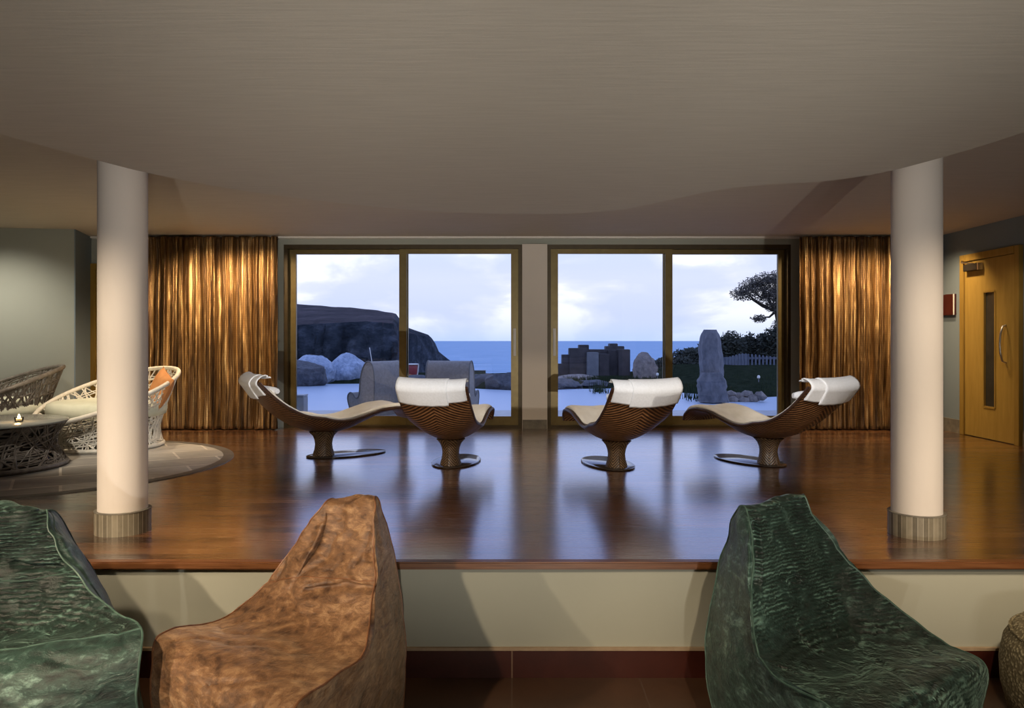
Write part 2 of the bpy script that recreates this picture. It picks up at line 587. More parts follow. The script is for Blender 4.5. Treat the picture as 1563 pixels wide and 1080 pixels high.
def velvet(name, dark, mid, lite, sheen, ribs=0.0, rib_scale=24, scale=22.0, stretch=(0.8, 0.8, 1.9), lo=0.36, hi=0.66):
    m = bpy.data.materials.new(name)
    nt = nt_new(m)
    b = bsdf_out(nt, Roughness=0.42)
    b.inputs['Specular IOR Level'].default_value = 0.55
    b.inputs['Sheen Weight'].default_value = 0.35
    b.inputs['Sheen Roughness'].default_value = 0.35
    b.inputs['Sheen Tint'].default_value = (*sheen, 1)
    f = noise_t(nt, coords(nt, 'Object', stretch), scale, 8, 0.70, 0.35)
    med = noise_t(nt, coords(nt, 'Object', (1, 1, 1.5)), 6.5, 5, 0.62, 0.8)
    big = noise_t(nt, coords(nt, 'Object', (1, 1, 1)), 2.4, 3, 0.5, 0.3)
    fac = math_n(nt, 'ADD', math_n(nt, 'MULTIPLY', f, 0.55), math_n(nt, 'ADD', math_n(nt, 'MULTIPLY', big, 0.20), math_n(nt, 'MULTIPLY', med, 0.25)))
    h = math_n(nt, 'ADD', math_n(nt, 'MULTIPLY', f, 0.55), math_n(nt, 'MULTIPLY', med, 1.0))
    if ribs:
        wv = N(nt, 'ShaderNodeTexWave', wave_type='BANDS', bands_direction='Z')
        wv.inputs['Scale'].default_value = rib_scale
        wv.inputs['Distortion'].default_value = 3.5
        wv.inputs['Detail'].default_value = 3
        wv.inputs['Detail Scale'].default_value = 1.6
        L(nt, coords(nt, 'Object', (1, 1, 1)), wv.inputs['Vector'])
        # the ribs are crushed flat in vertical bands
        band = noise_t(nt, coords(nt, 'Object', (9, 9, 1.2)), 1.3, 3, 0.5)
        band = ramp(nt, band, [(0.36, (0.05,) * 3), (0.62, (1,) * 3)])
        rb = math_n(nt, 'MULTIPLY', math_n(nt, 'SUBTRACT', wv.outputs['Fac'], 0.5), band)
        fac = math_n(nt, 'ADD', fac, math_n(nt, 'MULTIPLY', rb, ribs * 0.16))
        h = math_n(nt, 'ADD', h, math_n(nt, 'MULTIPLY', rb, ribs * 0.7))
    L(nt, ramp(nt, fac, [(lo, dark), ((lo + hi) / 2, mid), (hi, lite)]), b.inputs['Base Color'])
    bump(nt, b, h, 0.85, 0.014)
    return m


GRN = ((0.004, 0.010, 0.008), (0.028, 0.064, 0.050), (0.24, 0.39, 0.33), (0.6, 0.85, 0.75))
M['velvet_green'] = velvet('green_crushed_velvet', *GRN, lo=0.40, hi=0.64)
M['velvet_ribbed'] = velvet('green_ribbed_velvet', (0.003, 0.007, 0.005), (0.013, 0.031, 0.024), (0.17, 0.30, 0.245), (0.5, 0.8, 0.66), 1.0, lo=0.41, hi=0.67)  # darker than plain velvet: shade of the turned-away seat put in the colour
M['velvet_orange'] = velvet('copper_crushed_velvet', (0.055, 0.022, 0.009), (0.205, 0.100, 0.044), (0.44, 0.26, 0.13), (1.0, 0.75, 0.5), lo=0.39, hi=0.62)
M['pipe_green'] = mat_noise('green_piping', (0.03, 0.065, 0.05), (0.09, 0.16, 0.125), 30, 0.5, 0, 0.1)
M['pipe_orange'] = mat_noise('copper_piping', (0.12, 0.045, 0.017), (0.26, 0.11, 0.045), 30, 0.5, 0, 0.1)


# ------------------------------------------------------------------ the room
WY = 9.0            # window wall
RX = 5.05           # right wall
LX = -7.2
UPC = 2.28          # upper ceiling
LOWC = 1.94         # lower waved ceiling
EDGE = 3.57         # front edge of the raised floor

b = MB()
b.box(LX, RX, EDGE - 0.02, WY + 0.2, -0.035, 0.0)
struct(b.build('floor', M['floor'], smooth=False), 'dark glossy timber plank floor of the raised level', 'floor')
b = MB()
b.box(LX, RX, EDGE - 0.035, EDGE + 0.02, -0.034, 0.002)
struct(b.build('trim_1', M['nosing'], bevel=0.006), 'timber nosing along the edge of the raised floor', 'trim')
b = MB()
b.box(LX, RX, EDGE, EDGE + 0.15, LOW, -0.034)
struct(b.build('wall_step', M['riser'], smooth=False), 'painted face of the step below the timber floor', 'wall')
b = MB()
b.box(LX, RX, EDGE - 0.014, EDGE, LOW, -0.420)
struct(b.build('baseboard_step', M['plinth'], smooth=False, loc=(0, 0, 0)), 'dark red tile skirting at the foot of the step', 'skirting')
b = MB()
b.box(LX, RX, EDGE - 0.017, EDGE, -0.421, -0.408)
struct(b.build('trim_2', M['grout'], smooth=False), 'pale strip on top of the dark tile skirting', 'trim')
b = MB()
b.box(LX, RX, -3.6, EDGE, LOW - 0.05, LOW)
struct(b.build('floor_lounge', M['lowfloor'], smooth=False), 'dark brown tiled floor of the lower lounge', 'floor')

# slate disc let into the timber
CX, CY, CR = -3.97, 6.34, 1.53
b = MB()
b.lathe([(CR - 0.09, 0.0), (CR - 0.09, 0.004), (0.001, 0.004)], 96, (CX, CY, 0))
struct(b.build('floor_slate', M['slate'], smooth=False), 'round grey slate tiled area set into the timber floor', 'floor')
b = MB()
b.lathe([(CR - 0.09, 0.0), (CR - 0.09, 0.005), (CR, 0.005), (CR, 0.0)], 128, (CX, CY, 0), cap=False)
struct(b.build('trim_3', M['slate_edge'], smooth=False), 'dark border ring of the round slate floor', 'trim')

# window wall with two openings
W1 = (-2.727, 0.121)
W2 = (0.419, 3.330)
HEAD = 2.19
b = MB()
b.box(-5.2, W1[0], WY, WY + 0.25, 0, UPC)
b.box(W2[1], RX, WY, WY + 0.25, 0, UPC)
b.box(W1[0], W2[1], WY, WY + 0.25, HEAD, UPC)
struct(b.build('wall_back', M['wall_grey'], smooth=False), 'window wall of the room', 'wall')
b = MB()
b.box(W1[1], W2[0], WY - 0.06, WY + 0.25, 0, HEAD)
struct(b.build('wall_pillar', M['pillar'], smooth=False), 'pale wall pillar between the two glazed doors', 'wall')
b = MB()
b.box(W1[1] + 0.005, W2[0] - 0.005, WY - 0.078, WY - 0.06, 0, 0.105)
struct(b.build('baseboard_pillar', M['stone_skirt'], smooth=False), 'grey stone skirting of the pale pillar', 'skirting')
b = MB()
b.box(-5.0, RX, 8.93, WY, UPC - 0.022, UPC - 0.001)
struct(b.build('trim_4', M['white'], smooth=False), 'pale ceiling strip above the curtains and windows', 'trim')

# right wall
b = MB()
b.box(RX, RX + 0.2, -3.6, WY + 0.25, LOW, UPC)
struct(b.build('wall_right', M['wall_blue'], smooth=False), 'blue grey wall on the right', 'wall')
b = MB()
b.box(RX - 0.02, RX, 8.45, WY, 0, 0.15)
b.box(RX - 0.02, RX, 3.6, 7.42, 0, 0.15)
struct(b.build('baseboard_right', M['stone_skirt'], smooth=False), 'grey stone skirting of the right wall', 'skirting')
# left wall, its return and the walls behind the photographer
b = MB()
b.prism([(LX, 8.02, 0), (-4.86, 8.38, 0), (-5.03, WY, 0), (-5.03, WY + 0.25, 0), (LX, WY + 0.25, 0)], (0, 0, UPC))
struct(b.build('wall_left', M['wall_grey'], smooth=False), 'grey green wall on the left behind the wicker seats', 'wall')
b = MB()
b.prism([(-4.868, 8.378, 0), (-4.855, 8.378, 0), (-5.024, WY, 0), (-5.037, WY, 0)], (0, 0, UPC))
struct(b.build('wall_return', M['wall_blue'], smooth=False), 'short blue grey return of the left wall beside the hidden oak door', 'wall')
b = MB()
b.box(LX - 0.2, LX, -3.6, WY + 0.25, LOW, UPC)
struct(b.build('wall_side', M['wall_grey'], smooth=False))
b = MB()
b.box(LX, RX, -3.8, -3.6, LOW, UPC)
struct(b.build('wall_rear', M['wall_grey'], smooth=False))

# ceilings
b = MB()
b.box(LX, RX, -3.6, WY + 0.25, UPC, UPC + 0.1)
struct(b.build('ceiling', M['ceil2'], smooth=False), 'flat upper ceiling above the raised floor', 'ceiling')
edge_px = [(0, 207), (152, 248), (222, 265), (330, 286), (450, 303), (600, 319), (720, 326), (830, 327.5), (900, 325), (960, 319.5), (1040, 303),
           (1100, 291), (1170, 283), (1240, 279.5), (1300, 273), (1363, 262), (1430, 245), (1500, 225), (1563, 205)]
ed = [Vector((LX, 1.2, 0)), Vector((-5.4, 1.4, 0)), Vector((-3.9, 1.75, 0)), Vector((-2.85, 2.2, 0)), Vector((-2.45, 2.6, 0)), Vector((-2.32, 2.95, 0))]
for (px, py) in edge_px:
    d = F * (LOWC - EYE) / (520 - py)
    ed.append(Vector(((px - 781.5) * d / F, d, 0)))
ed += [Vector((2.29, 2.95, 0)), Vector((2.42, 2.6, 0)), Vector((2.85, 2.2, 0)), Vector((3.9, 1.75, 0)), Vector((RX, 1.6, 0))]
ed = crom(ed, 220)
b = MB()
n = len(ed)
# lower face, rounded arris, upright face
prof = [(-0.03, 0.0), (-0.009, 0.006), (0.0, 0.026), (0.0, 0.10), (0.0, UPC - LOWC)]
vs = []
for (o_, h_) in prof:
    for i, p in enumerate(ed):
        a = ed[max(i - 1, 0)]
        c = ed[min(i + 1, n - 1)]
        t = (c - a).normalized()
        q = p + Vector((-t.y, t.x, 0)) * o_
        vs.append((q.x, q.y, LOWC + h_))
fs = []
for j in range(len(prof) - 1):
    for i in range(n - 1):
        fs.append((j * n + i, j * n + i + 1, (j + 1) * n + i + 1, (j + 1) * n + i))
k = len(vs)
vs += [(RX, -3.6, LOWC), (LX, -3.6, LOWC)]
fs.append(tuple(range(n)) + (k, k + 1))
b.add(vs, fs)
o = b.build('ceiling_wave', M['ceil'], angle=60)
o.data.polygons[len(o.data.polygons) - 1].use_smooth = False
for p in o.data.polygons:
    if len(p.vertices) > 4:
        p.use_smooth = False
struct(o, 'lower plaster ceiling with a long waved edge', 'ceiling')


# columns
def column(x, y, label):
    r = thing('column', label, 'column', (x, y, 0))
    r['kind'] = 'structure'
    b = MB()
    b.lathe([(0.125, 0.09), (0.125, UPC)], 64)
    b.build('column_shaft', M['column'], r)
    b = MB()
    b.lathe([(0.141, 0.0), (0.141, 0.118), (0.126, 0.119)], 64, cap=False)
    o = b.build('column_base', M['col_tile'], r)
    o['label'] = 'mosaic ring of upright stone strips'
    b = MB()
    b.lathe([(0.140, 0.117), (0.143, 0.118), (0.143, 0.123), (0.126, 0.1235)], 64, cap=False)
    b.build('base_trim', M['stone_skirt'], r)


def col_tile():
    m = bpy.data.materials.new('column_strip_tiles')
    nt = nt_new(m)
    b = bsdf_out(nt, Roughness=0.5)
    tc = N(nt, 'ShaderNodeTexCoord')
    s = N(nt, 'ShaderNodeSeparateXYZ')
    L(nt, tc.outputs['Object'], s.inputs[0])
    an = math_n(nt, 'ARCTAN2', s.outputs[1], s.outputs[0])
    k = math_n(nt, 'MULTIPLY', an, 34 / (2 * PI))
    fr = math_n(nt, 'FRACT', math_n(nt, 'ADD', k, 100.0))
    fl = math_n(nt, 'FLOOR', k)
    wn = N(nt, 'ShaderNodeTexWhiteNoise', noise_dimensions='1D')
    L(nt, fl, wn.inputs['W'])
    g = noise_t(nt, coords(nt, 'Object', (1, 1, 0.6)), 26, 5, 0.65)
    fac = math_n(nt, 'ADD', math_n(nt, 'MULTIPLY', wn.outputs['Value'], 0.6), math_n(nt, 'MULTIPLY', g, 0.5))
    c = ramp(nt, fac, [(0.15, (0.09, 0.075, 0.055)), (0.5, (0.19, 0.165, 0.12)), (0.95, (0.33, 0.29, 0.22))])
    line = math_n(nt, 'LESS_THAN', fr, 0.10)
    mx = N(nt, 'ShaderNodeMixRGB')
    mx.inputs[2].default_value = (0.42, 0.38, 0.31, 1)
    L(nt, line, mx.inputs[0])
    L(nt, c, mx.inputs[1])
    L(nt, mx.outputs[0], b.inputs['Base Color'])
    bump(nt, b, math_n(nt, 'SUBTRACT', g, line), 0.2, 0.003)
    return m


M['col_tile'] = col_tile()
column(-2.130, 4.125, 'round white plaster column by the slate floor')
column(2.180, 4.060, 'round white plaster column by the right oak door')


# sliding glazed doors
def window(name, x0, x1, fixed_left, label):
    """two panes; the sliding sash carries the handle beside the pillar."""
    r = thing(name, label, 'window', ((x0 + x1) / 2, WY, 0))
    r['kind'] = 'structure'
    cx = (x0 + x1) / 2
    X0, X1 = x0 - cx, x1 - cx
    b = MB()
    t = 0.045
    b.box(X0, X0 + t, 0.0, 0.16, 0, HEAD)
    b.box(X1 - t, X1, 0.0, 0.16, 0, HEAD)
    b.box(X0 + t, X1 - t, 0.0, 0.16, HEAD - 0.05, HEAD)
    b.box(X0 + t, X1 - t, 0.0, 0.16, 0, 0.03)
    b.build('window_frame', M['bronze_dark'], r, smooth=False)
    mid = (X0 + X1) / 2 + (0.0)
    # sashes: (x range, y offset, slides)
    s_l = (X0 + t, mid + 0.05)
    s_r = (mid - 0.05, X1 - t)
    for k, (a, c) in enumerate((s_l, s_r)):
        slide = (k == 1) if fixed_left else (k == 0)
        y = 0.03 if slide else 0.09
        st = 0.088 if slide else 0.075
        b = MB()
        zt, zb = HEAD - 0.05, 0.03
        b.box(a, a + st, y, y + 0.05, zb, zt)
        b.box(c - st, c, y, y + 0.05, zb, zt)
        b.box(a + st, c - st, y, y + 0.05, zt - 0.055, zt)
        b.box(a + st, c - st, y, y + 0.05, zb, zb + 0.105)
        s = b.build('window_sash', M['bronze'], r, bevel=0.003)
        b = MB()
        b.box(a + st - 0.01, c - st + 0.01, y + 0.02, y + 0.026, zb + 0.095, zt - 0.045)
        b.build('window_pane', M['glass'], s, smooth=False)
        if slide:
            hx = (c - st / 2) if k == 1 else (a + st / 2)
            b = MB()
            b.box(hx - 0.016, hx + 0.016, y - 0.012, y, 0.86, 1.19)
            b.box(hx - 0.011, hx + 0.011, y - 0.05, y - 0.012, 0.99, 1.02)
            b.box(hx - 0.011, hx + 0.011, y - 0.062, y - 0.046, 0.88, 1.17)
            h = b.build('window_handle', M['white'], s, bevel=0.003)
            h['label'] = 'pale lever handle'
    return r


window('window_1', *W1, True, 'bronze framed sliding glazed door with the cliff behind it')
window('window_2', *W2, False, 'bronze framed sliding glazed door with the standing stone behind it')


# oak doors
def place_door():
    r = thing('door_1', 'oak door with a narrow vision panel in the blue grey wall', 'door', (RX, 7.93, 0))
    r['kind'] = 'structure'
    ya, yb = 8.43 - 7.93, 7.44 - 7.93
    b = MB()
    f = 0.075
    b.box(-0.045, 0.0, ya - f, ya, 0, 1.99)
    b.box(-0.045, 0.0, yb, yb + f, 0, 1.99)
    b.box(-0.045, 0.0, yb + f, ya - f, 1.915, 1.99)
    b.build('door_frame', M['oak_dark'], r, bevel=0.003)
    y0, y1 = yb + f + 0.004, ya - f - 0.004
    v0, v1 = 7.83 - 7.93, 8.02 - 7.93
    z0, z1 = 0.34, 1.56
    b = MB()
    b.box(-0.028, -0.002, y0, v0, 0.008, 1.91)
    b.box(-0.028, -0.002, v1, y1, 0.008, 1.91)
    b.box(-0.028, -0.002, v0, v1, 0.008, z0)
    b.box(-0.028, -0.002, v0, v1, z1, 1.91)
    leaf = b.build('door_leaf', M['oak'], r, smooth=False)
    b = MB()
    b.box(-0.012, -0.006, v0, v1, z0, z1)
    b.build('vision_panel', M['glass_dark'], leaf, smooth=False)
    b = MB()
    for (a, c, e, g) in ((v0 - 0.012, v0 + 0.008, z0, z1), (v1 - 0.008, v1 + 0.012, z0, z1), (v0, v1, z0 - 0.012, z0 + 0.008), (v0, v1, z1 - 0.008, z1 + 0.012)):
        b.box(-0.034, -0.012, a, c, e, g)
    b.build('panel_bead', M['oak_dark'], leaf, smooth=False)
    b = MB()
    hy = 7.66 - 7.93
    b.tube([(-0.03, hy, 1.20), (-0.065, hy, 1.185), (-0.085, hy, 1.10), (-0.09, hy, 1.01), (-0.085, hy, 0.92), (-0.065, hy, 0.835), (-0.03, hy, 0.82)], 0.011, 10)
    b.build('door_handle', M['steel'], leaf)
    b = MB()
    b.box(-0.085, -0.028, y1 - 0.30, y1 - 0.05, 1.80, 1.875)
    cl = b.build('door_closer', M['black'], leaf, bevel=0.006)
    b = MB()
    b.box(-0.086, -0.03, y1 - 0.325, y1 - 0.30, 1.80, 1.875)
    b.build('closer_cap', M['steel'], cl, bevel=0.003)
    b = MB()
    b.tube([(-0.06, y1 - 0.2, 1.875), (-0.10, y1 - 0.05, 1.90), (-0.04, y1 + 0.03, 1.935)], 0.008, 6)
    b.build('closer_arm', M['steel'], cl)


place_door()
r = thing('door_2', 'oak door partly hidden behind the left column', 'door', (-4.72, WY, 0))
r['kind'] = 'structure'
b = MB()
b.box(-0.31, -0.235, -0.045, 0, 0, 1.96)
b.box(0.255, 0.33, -0.045, 0, 0, 1.96)
b.box(-0.235, 0.255, -0.045, 0, 1.885, 1.96)
b.build('door_frame', M['oak_dark'], r, bevel=0.003)
b = MB()
b.box(-0.232, 0.252, -0.028, -0.002, 0.008, 1.88)
b.build('door_leaf', M['oak'], r, bevel=0.002)

# wall sign beside the right door
r = thing('wall_sign', 'dark red plaque with a pale edge on the wall beside the oak door', 'sign', (RX, 8.67, 1.46))
b = MB()
b.box(-0.035, 0, -0.11, 0.12, -0.125, 0.115)
b.build('sign_board', mat_noise('dark_red_board', (0.055, 0.010, 0.008), (0.08, 0.016, 0.011), 6, 0.35, 0, 0.02), r, bevel=0.003)
b = MB()
b.box(-0.037, -0.028, -0.118, -0.106, -0.125, 0.115)
b.build('sign_edge', M['white'], r, smooth=False)


# ------------------------------------------------------------------ curtains
def curtain(x0, x1, y, ztop, zbot, seed, label):
    rnd = random.Random(seed)
    nx = int((x1 - x0) / 0.006)
    nz = 60
    waves = [(rnd.uniform(5, 9), rnd.uniform(0, 6), 0.022), (rnd.uniform(10, 14), rnd.uniform(0, 6), 0.020), (rnd.uniform(22, 30), rnd.uniform(0, 6), 0.010),
             (rnd.uniform(45, 60), rnd.uniform(0, 6), 0.004)]
    b = MB()

    def fn(u, v):
        x = x0 + (x1 - x0) * u
        z = zbot + (ztop - zbot) * v
        sway = 0.02 * math.sin(3 * v + x * 2 + seed) * (1 - v) + 0.018 * fbm((x * 2, 0, z * 1.2 + seed), 1.0, 3)
        xx = x + sway
        d = sum(a * math.sin(2 * PI * k * xx * 0.9 + ph) for (k, ph, a) in waves)
        d *= 0.85 + 0.3 * (1 - v)
        d += 0.008 * fbm((x * 14, seed, z * 5), 1.0, 3)
        return (x + 0.3 * sway, y + d, z + (0.004 * math.sin(x * 40) if v == 0 else 0))
    b.grid(nx, nz, fn)
    o = b.build('curtain', M['curtain'], angle=180)
    md = o.modifiers.new('thickness', 'SOLIDIFY')
    md.thickness = 0.003
    tag(o, label, 'curtain')


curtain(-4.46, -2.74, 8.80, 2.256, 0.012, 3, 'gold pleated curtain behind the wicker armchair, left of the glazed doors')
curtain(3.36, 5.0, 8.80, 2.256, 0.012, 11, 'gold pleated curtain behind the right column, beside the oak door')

# ------------------------------------------------------------------ loungers
PROF = crom([(0, -0.655, 0.685), (0, -0.595, 0.595), (0, -0.510, 0.490), (0, -0.400, 0.390), (0, -0.26, 0.305), (0, -0.09, 0.252), (0, 0.06, 0.240), (0, 0.20, 0.265),
             (0, 0.34, 0.322), (0, 0.48, 0.380), (0, 0.60, 0.408), (0, 0.70, 0.402), (0, 0.785, 0.365), (0, 0.83, 0.315)], 64)
LEN = [0.0]
for i in range(1, 64):
    LEN.append(LEN[-1] + (PROF[i] - PROF[i - 1]).length)


def prof_at(t):
    t = max(0.0, min(1.0, t)) * 63
    k = min(int(t), 62)
    f = t - k
    p = PROF[k].lerp(PROF[k + 1], f)
    a = PROF[max(k - 1, 0)]
    c = PROF[min(k + 2, 63)]
    tg = (c - a).normalized()
    nrm = Vector((0, -tg.z, tg.y))
    if nrm.z < 0 and nrm.y < 0:
        nrm = -nrm
    return p, nrm, LEN[k] + (LEN[k + 1] - LEN[k]) * f


def chair_pt(u, t, off, wmul=1.0, wadd=0.0):
    """u -1..1 across, t 0..1 from head to foot, off along the upper normal."""
    p, nrm, _ = prof_at(t)
    hw = lerp_tab([(0, 0.268), (0.2, 0.268), (0.42, 0.25), (0.6, 0.238), (0.85, 0.235), (1, 0.20)], t) * wmul + wadd
    lift = lerp_tab([(0, 0.022), (0.15, 0.06), (0.38, 0.125), (0.55, 0.085), (0.75, 0.03), (1, 0.01)], t)
    q = p + nrm * (lift * (abs(u) ** 2.2) + off)
    return Vector((u * hw, q.y, q.z))


def uv_grid(o, nu, nv, f):
    me = o.data
    lay = me.uv_layers.new(name='UVMap')
    for lp in me.loops:
        i = lp.vertex_index
        lay.data[lp.index].uv = f(i)


def make_lounger(label):
    r = thing('lounge_chair', label, 'lounger', group='swivel loungers facing the windows')
    NU, NV = 25, 64
    # shell as a closed plate: upper skin, lower skin
    b = MB()
    loop = []
    for j in range(NV):
        t = j / (NV - 1)
        ring = [chair_pt(-1 + 2 * i / (NU - 1), t, 0.0) for i in range(NU)]
        ring += [chair_pt(1 - 2 * i / (NU - 1), t, -0.024, 1.0, 0.004) for i in range(NU)]
        loop += ring
    R = 2 * NU
    fs = []
    for j in range(NV - 1):
        for i in range(R):
            fs.append((j * R + i, j * R + (i + 1) % R, (j + 1) * R + (i + 1) % R, (j + 1) * R + i))
    fs.append(tuple(range(R)))
    fs.append(tuple((NV - 1) * R + i for i in range(R))[::-1])
    b.add(loop, fs)
    o = b.build('seat_shell', M['weave_brown'], r)

    def fuv(i):
        j, k = divmod(i, R)
        u = k / (NU - 1) if k < NU else (R - 1 - k) / (NU - 1)
        return (u, prof_at(j / (NV - 1))[2])
    uv_grid(o, NU, NV, fuv)
    # dark rim along both long edges and the foot
    for s in (-1, 1):
        b = MB()
        b.tube([chair_pt(s, j / 60, -0.012) for j in range(61)], 0.014, 8)
        b.build('shell_rim', M['edge_brown'], r)
    # pad
    b = MB()
    NV2 = 50
    T0, T1 = 0.03, 0.955
    loop = []
    for j in range(NV2):
        tt = j / (NV2 - 1)
        t = T0 + (T1 - T0) * tt
        end = min(1.0, min(tt, 1 - tt) * 14 + 0.12)
        ring = []
        for i in range(NU):
            u = -1 + 2 * i / (NU - 1)
            th = 0.042 * (1 - abs(u) ** 8 * 0.75) * end
            th += 0.004 * fbm((u * 2, t * 9, 2.0), 2.0, 3) * end
            ring.append(chair_pt(u, t, 0.003 + th, 0.955))
        for i in range(NU):
            u = 1 - 2 * i / (NU - 1)
            ring.append(chair_pt(u, t, 0.002, 0.955))
        loop += ring
    fs = []
    for j in range(NV2 - 1):
        for i in range(R):
            fs.append((j * R + i, j * R + (i + 1) % R, (j + 1) * R + (i + 1) % R, (j + 1) * R + i))
    fs.append(tuple(range(R)))
    fs.append(tuple((NV2 - 1) * R + i for i in range(R))[::-1])
    b.add(loop, fs)
    b.build('seat_pad', M['pad'], r, angle=70)
    # head bolster in front of the top of the shell
    b = MB()
    p, nrm, _ = prof_at(0.085)
    c = p + nrm * 0.058
    pts, rr = [], []
    for i in range(17):
        u = -1 + 2 * i / 16
        pts.append(Vector((u * 0.262, c.y + 0.05 * abs(u) ** 2, c.z)))
        rr.append(0.038 * (1 - abs(u) ** 6 * 0.45))
    b.tube(pts, rr, 14)
    b.build('head_bolster', M['towel'], r)
    # pedestal
    b = MB()
    prof_p = [(0.088, 0.012), (0.086, 0.03), (0.074, 0.07), (0.069, 0.115), (0.075, 0.155), (0.088, 0.190), (0.103, 0.208), (0.120, 0.226), (0.10, 0.235)]
    b.lathe(prof_p, 40, sx=1.0, sy=1.1)
    o = b.build('pedestal', M['weave_post'], r)
    uv_grid(o, 1, 1, lambda i: ((i % 40) / 40.0 * 4 % 1.0, prof_p[min(i // 40, 8)][1] * 1.3))
    b = MB()
    b.lathe([(0.985, 0.0), (1.0, 0.004), (1.0, 0.010), (0.985, 0.013)], 72, (0, 0.22, 0), sx=0.20, sy=0.375)
    o = b.build('base_plate', M['chrome'], r)
    o['label'] = 'oval polished steel plate'
    return r


def make_towel(label, seed):
    rnd = random.Random(seed)
    r = thing('towel', label, 'towel', group='white towels over the lounger headrests')
    path = []
    for k in range(7):
        path.append((0.165 * (1 - k / 6) + 0.01, +1))
    top = []
    NU = 21

    def ring_path(u, back, front, gap):
        pts = []
        for k in range(9):
            t = front * (1 - k / 8)
            pts.append(chair_pt(u, t, 0.088 - 0.020 * (k / 8) ** 2 + gap, 1.0, 0.004 if abs(u) > 0.99 else 0))
        p0 = chair_pt(u, 0.0, 0.0)
        p, nrm, _ = prof_at(0.0)
        upv = Vector((0, -0.45, 0.9))
        for k in range(1, 8):
            a = PI * k / 8
            c = p0 + nrm * 0.027
            pts.append(Vector((p0.x, c.y, c.z)) + nrm * ((0.056 + gap) * math.cos(a)) + upv * ((0.030 + gap) * math.sin(a)))
        for k in range(12):
            t = 0.004 + back * k / 11
            pts.append(chair_pt(u, t, -0.030 - gap - 0.006 * (k / 11)))
        return pts

    def sheet(u0, u1, back, front, gap, name):
        b = MB()
        rows = [ring_path(u0 + (u1 - u0) * i / (NU - 1), back + 0.001 * math.sin(i * 1.3 + seed), front, gap) for i in range(NU)]
        nr = len(rows[0])
        vs = [p + Vector((0, 0, 0.0)) for row in rows for p in row]
        fs = []
        for i in range(NU - 1):
            for k in range(nr - 1):
                fs.append((i * nr + k, (i + 1) * nr + k, (i + 1) * nr + k + 1, i * nr + k + 1))
        b.add(vs, fs)
        o = b.build(name, M['towel'], r, angle=180)
        md = o.modifiers.new('thickness', 'SOLIDIFY')
        md.thickness = 0.008
        md.offset = 1
        return o
    sheet(-0.985, 0.985, 0.076, 0.014, 0.0, 'towel_layer')
    side = 1 if seed % 2 else -1
    a, c = (-0.99, 0.48) if side > 0 else (-0.48, 0.99)
    sheet(a, c, 0.087, 0.012, 0.008, 'folded_layer')
    return r


chairs = [
    (494, 6.78, -56, 'herringbone lounger far left in front of the curtain, turned furthest right', 'white towel on the lounger nearest the gold left curtain', 1),
    (688, 6.27, -8.5, 'herringbone lounger second from left, its back to the camera', 'white towel on the lounger second from left', 3),
    (941, 6.16, 12.5, 'herringbone lounger second from right, its back to the camera in front of the dark blocks', 'white towel on the lounger second from right', 2),
    (1173, 6.33, 28, 'herringbone lounger far right, turned left, beside the right column', 'white towel on the lounger nearest the right column', 4),
]
for (px, d, deg, lab, tlab, sd) in chairs:
    loc = G(px, d, 0.001)
    c = make_lounger(lab)
    c.location = loc
    c.rotation_euler = (0, 0, math.radians(deg))
    t = make_towel(tlab, sd)
    t.location = loc
    t.rotation_euler = (0, 0, math.radians(deg))


# ------------------------------------------------------------------ woven basket seats and table
def weave(surf, count, rad, seed, v0=0.0, v1=1.0, horiz=0.35):
    rnd = random.Random(seed)
    b = MB()
    for k in range(count):
        if rnd.random() < horiz:
            u0 = rnd.random()
            du = rnd.choice((-1, 1)) * rnd.uniform(0.12, 0.35)
            va = rnd.uniform(v0, v1)
            vb = min(v1, max(v0, va + rnd.uniform(-0.35, 0.35)))
        else:
            u0 = rnd.random()
            du = rnd.uniform(-0.17, 0.17)
            va, vb = v0, v1
        off = rnd.uniform(-0.006, 0.006)
        pts = []
        n = 14
        for i in range(n):
            f = i / (n - 1)
            pts.append(surf(u0 + du * f, va + (vb - va) * f, off))
        b.tube(pts, rad * rnd.uniform(0.75, 1.15), 5)
    return b


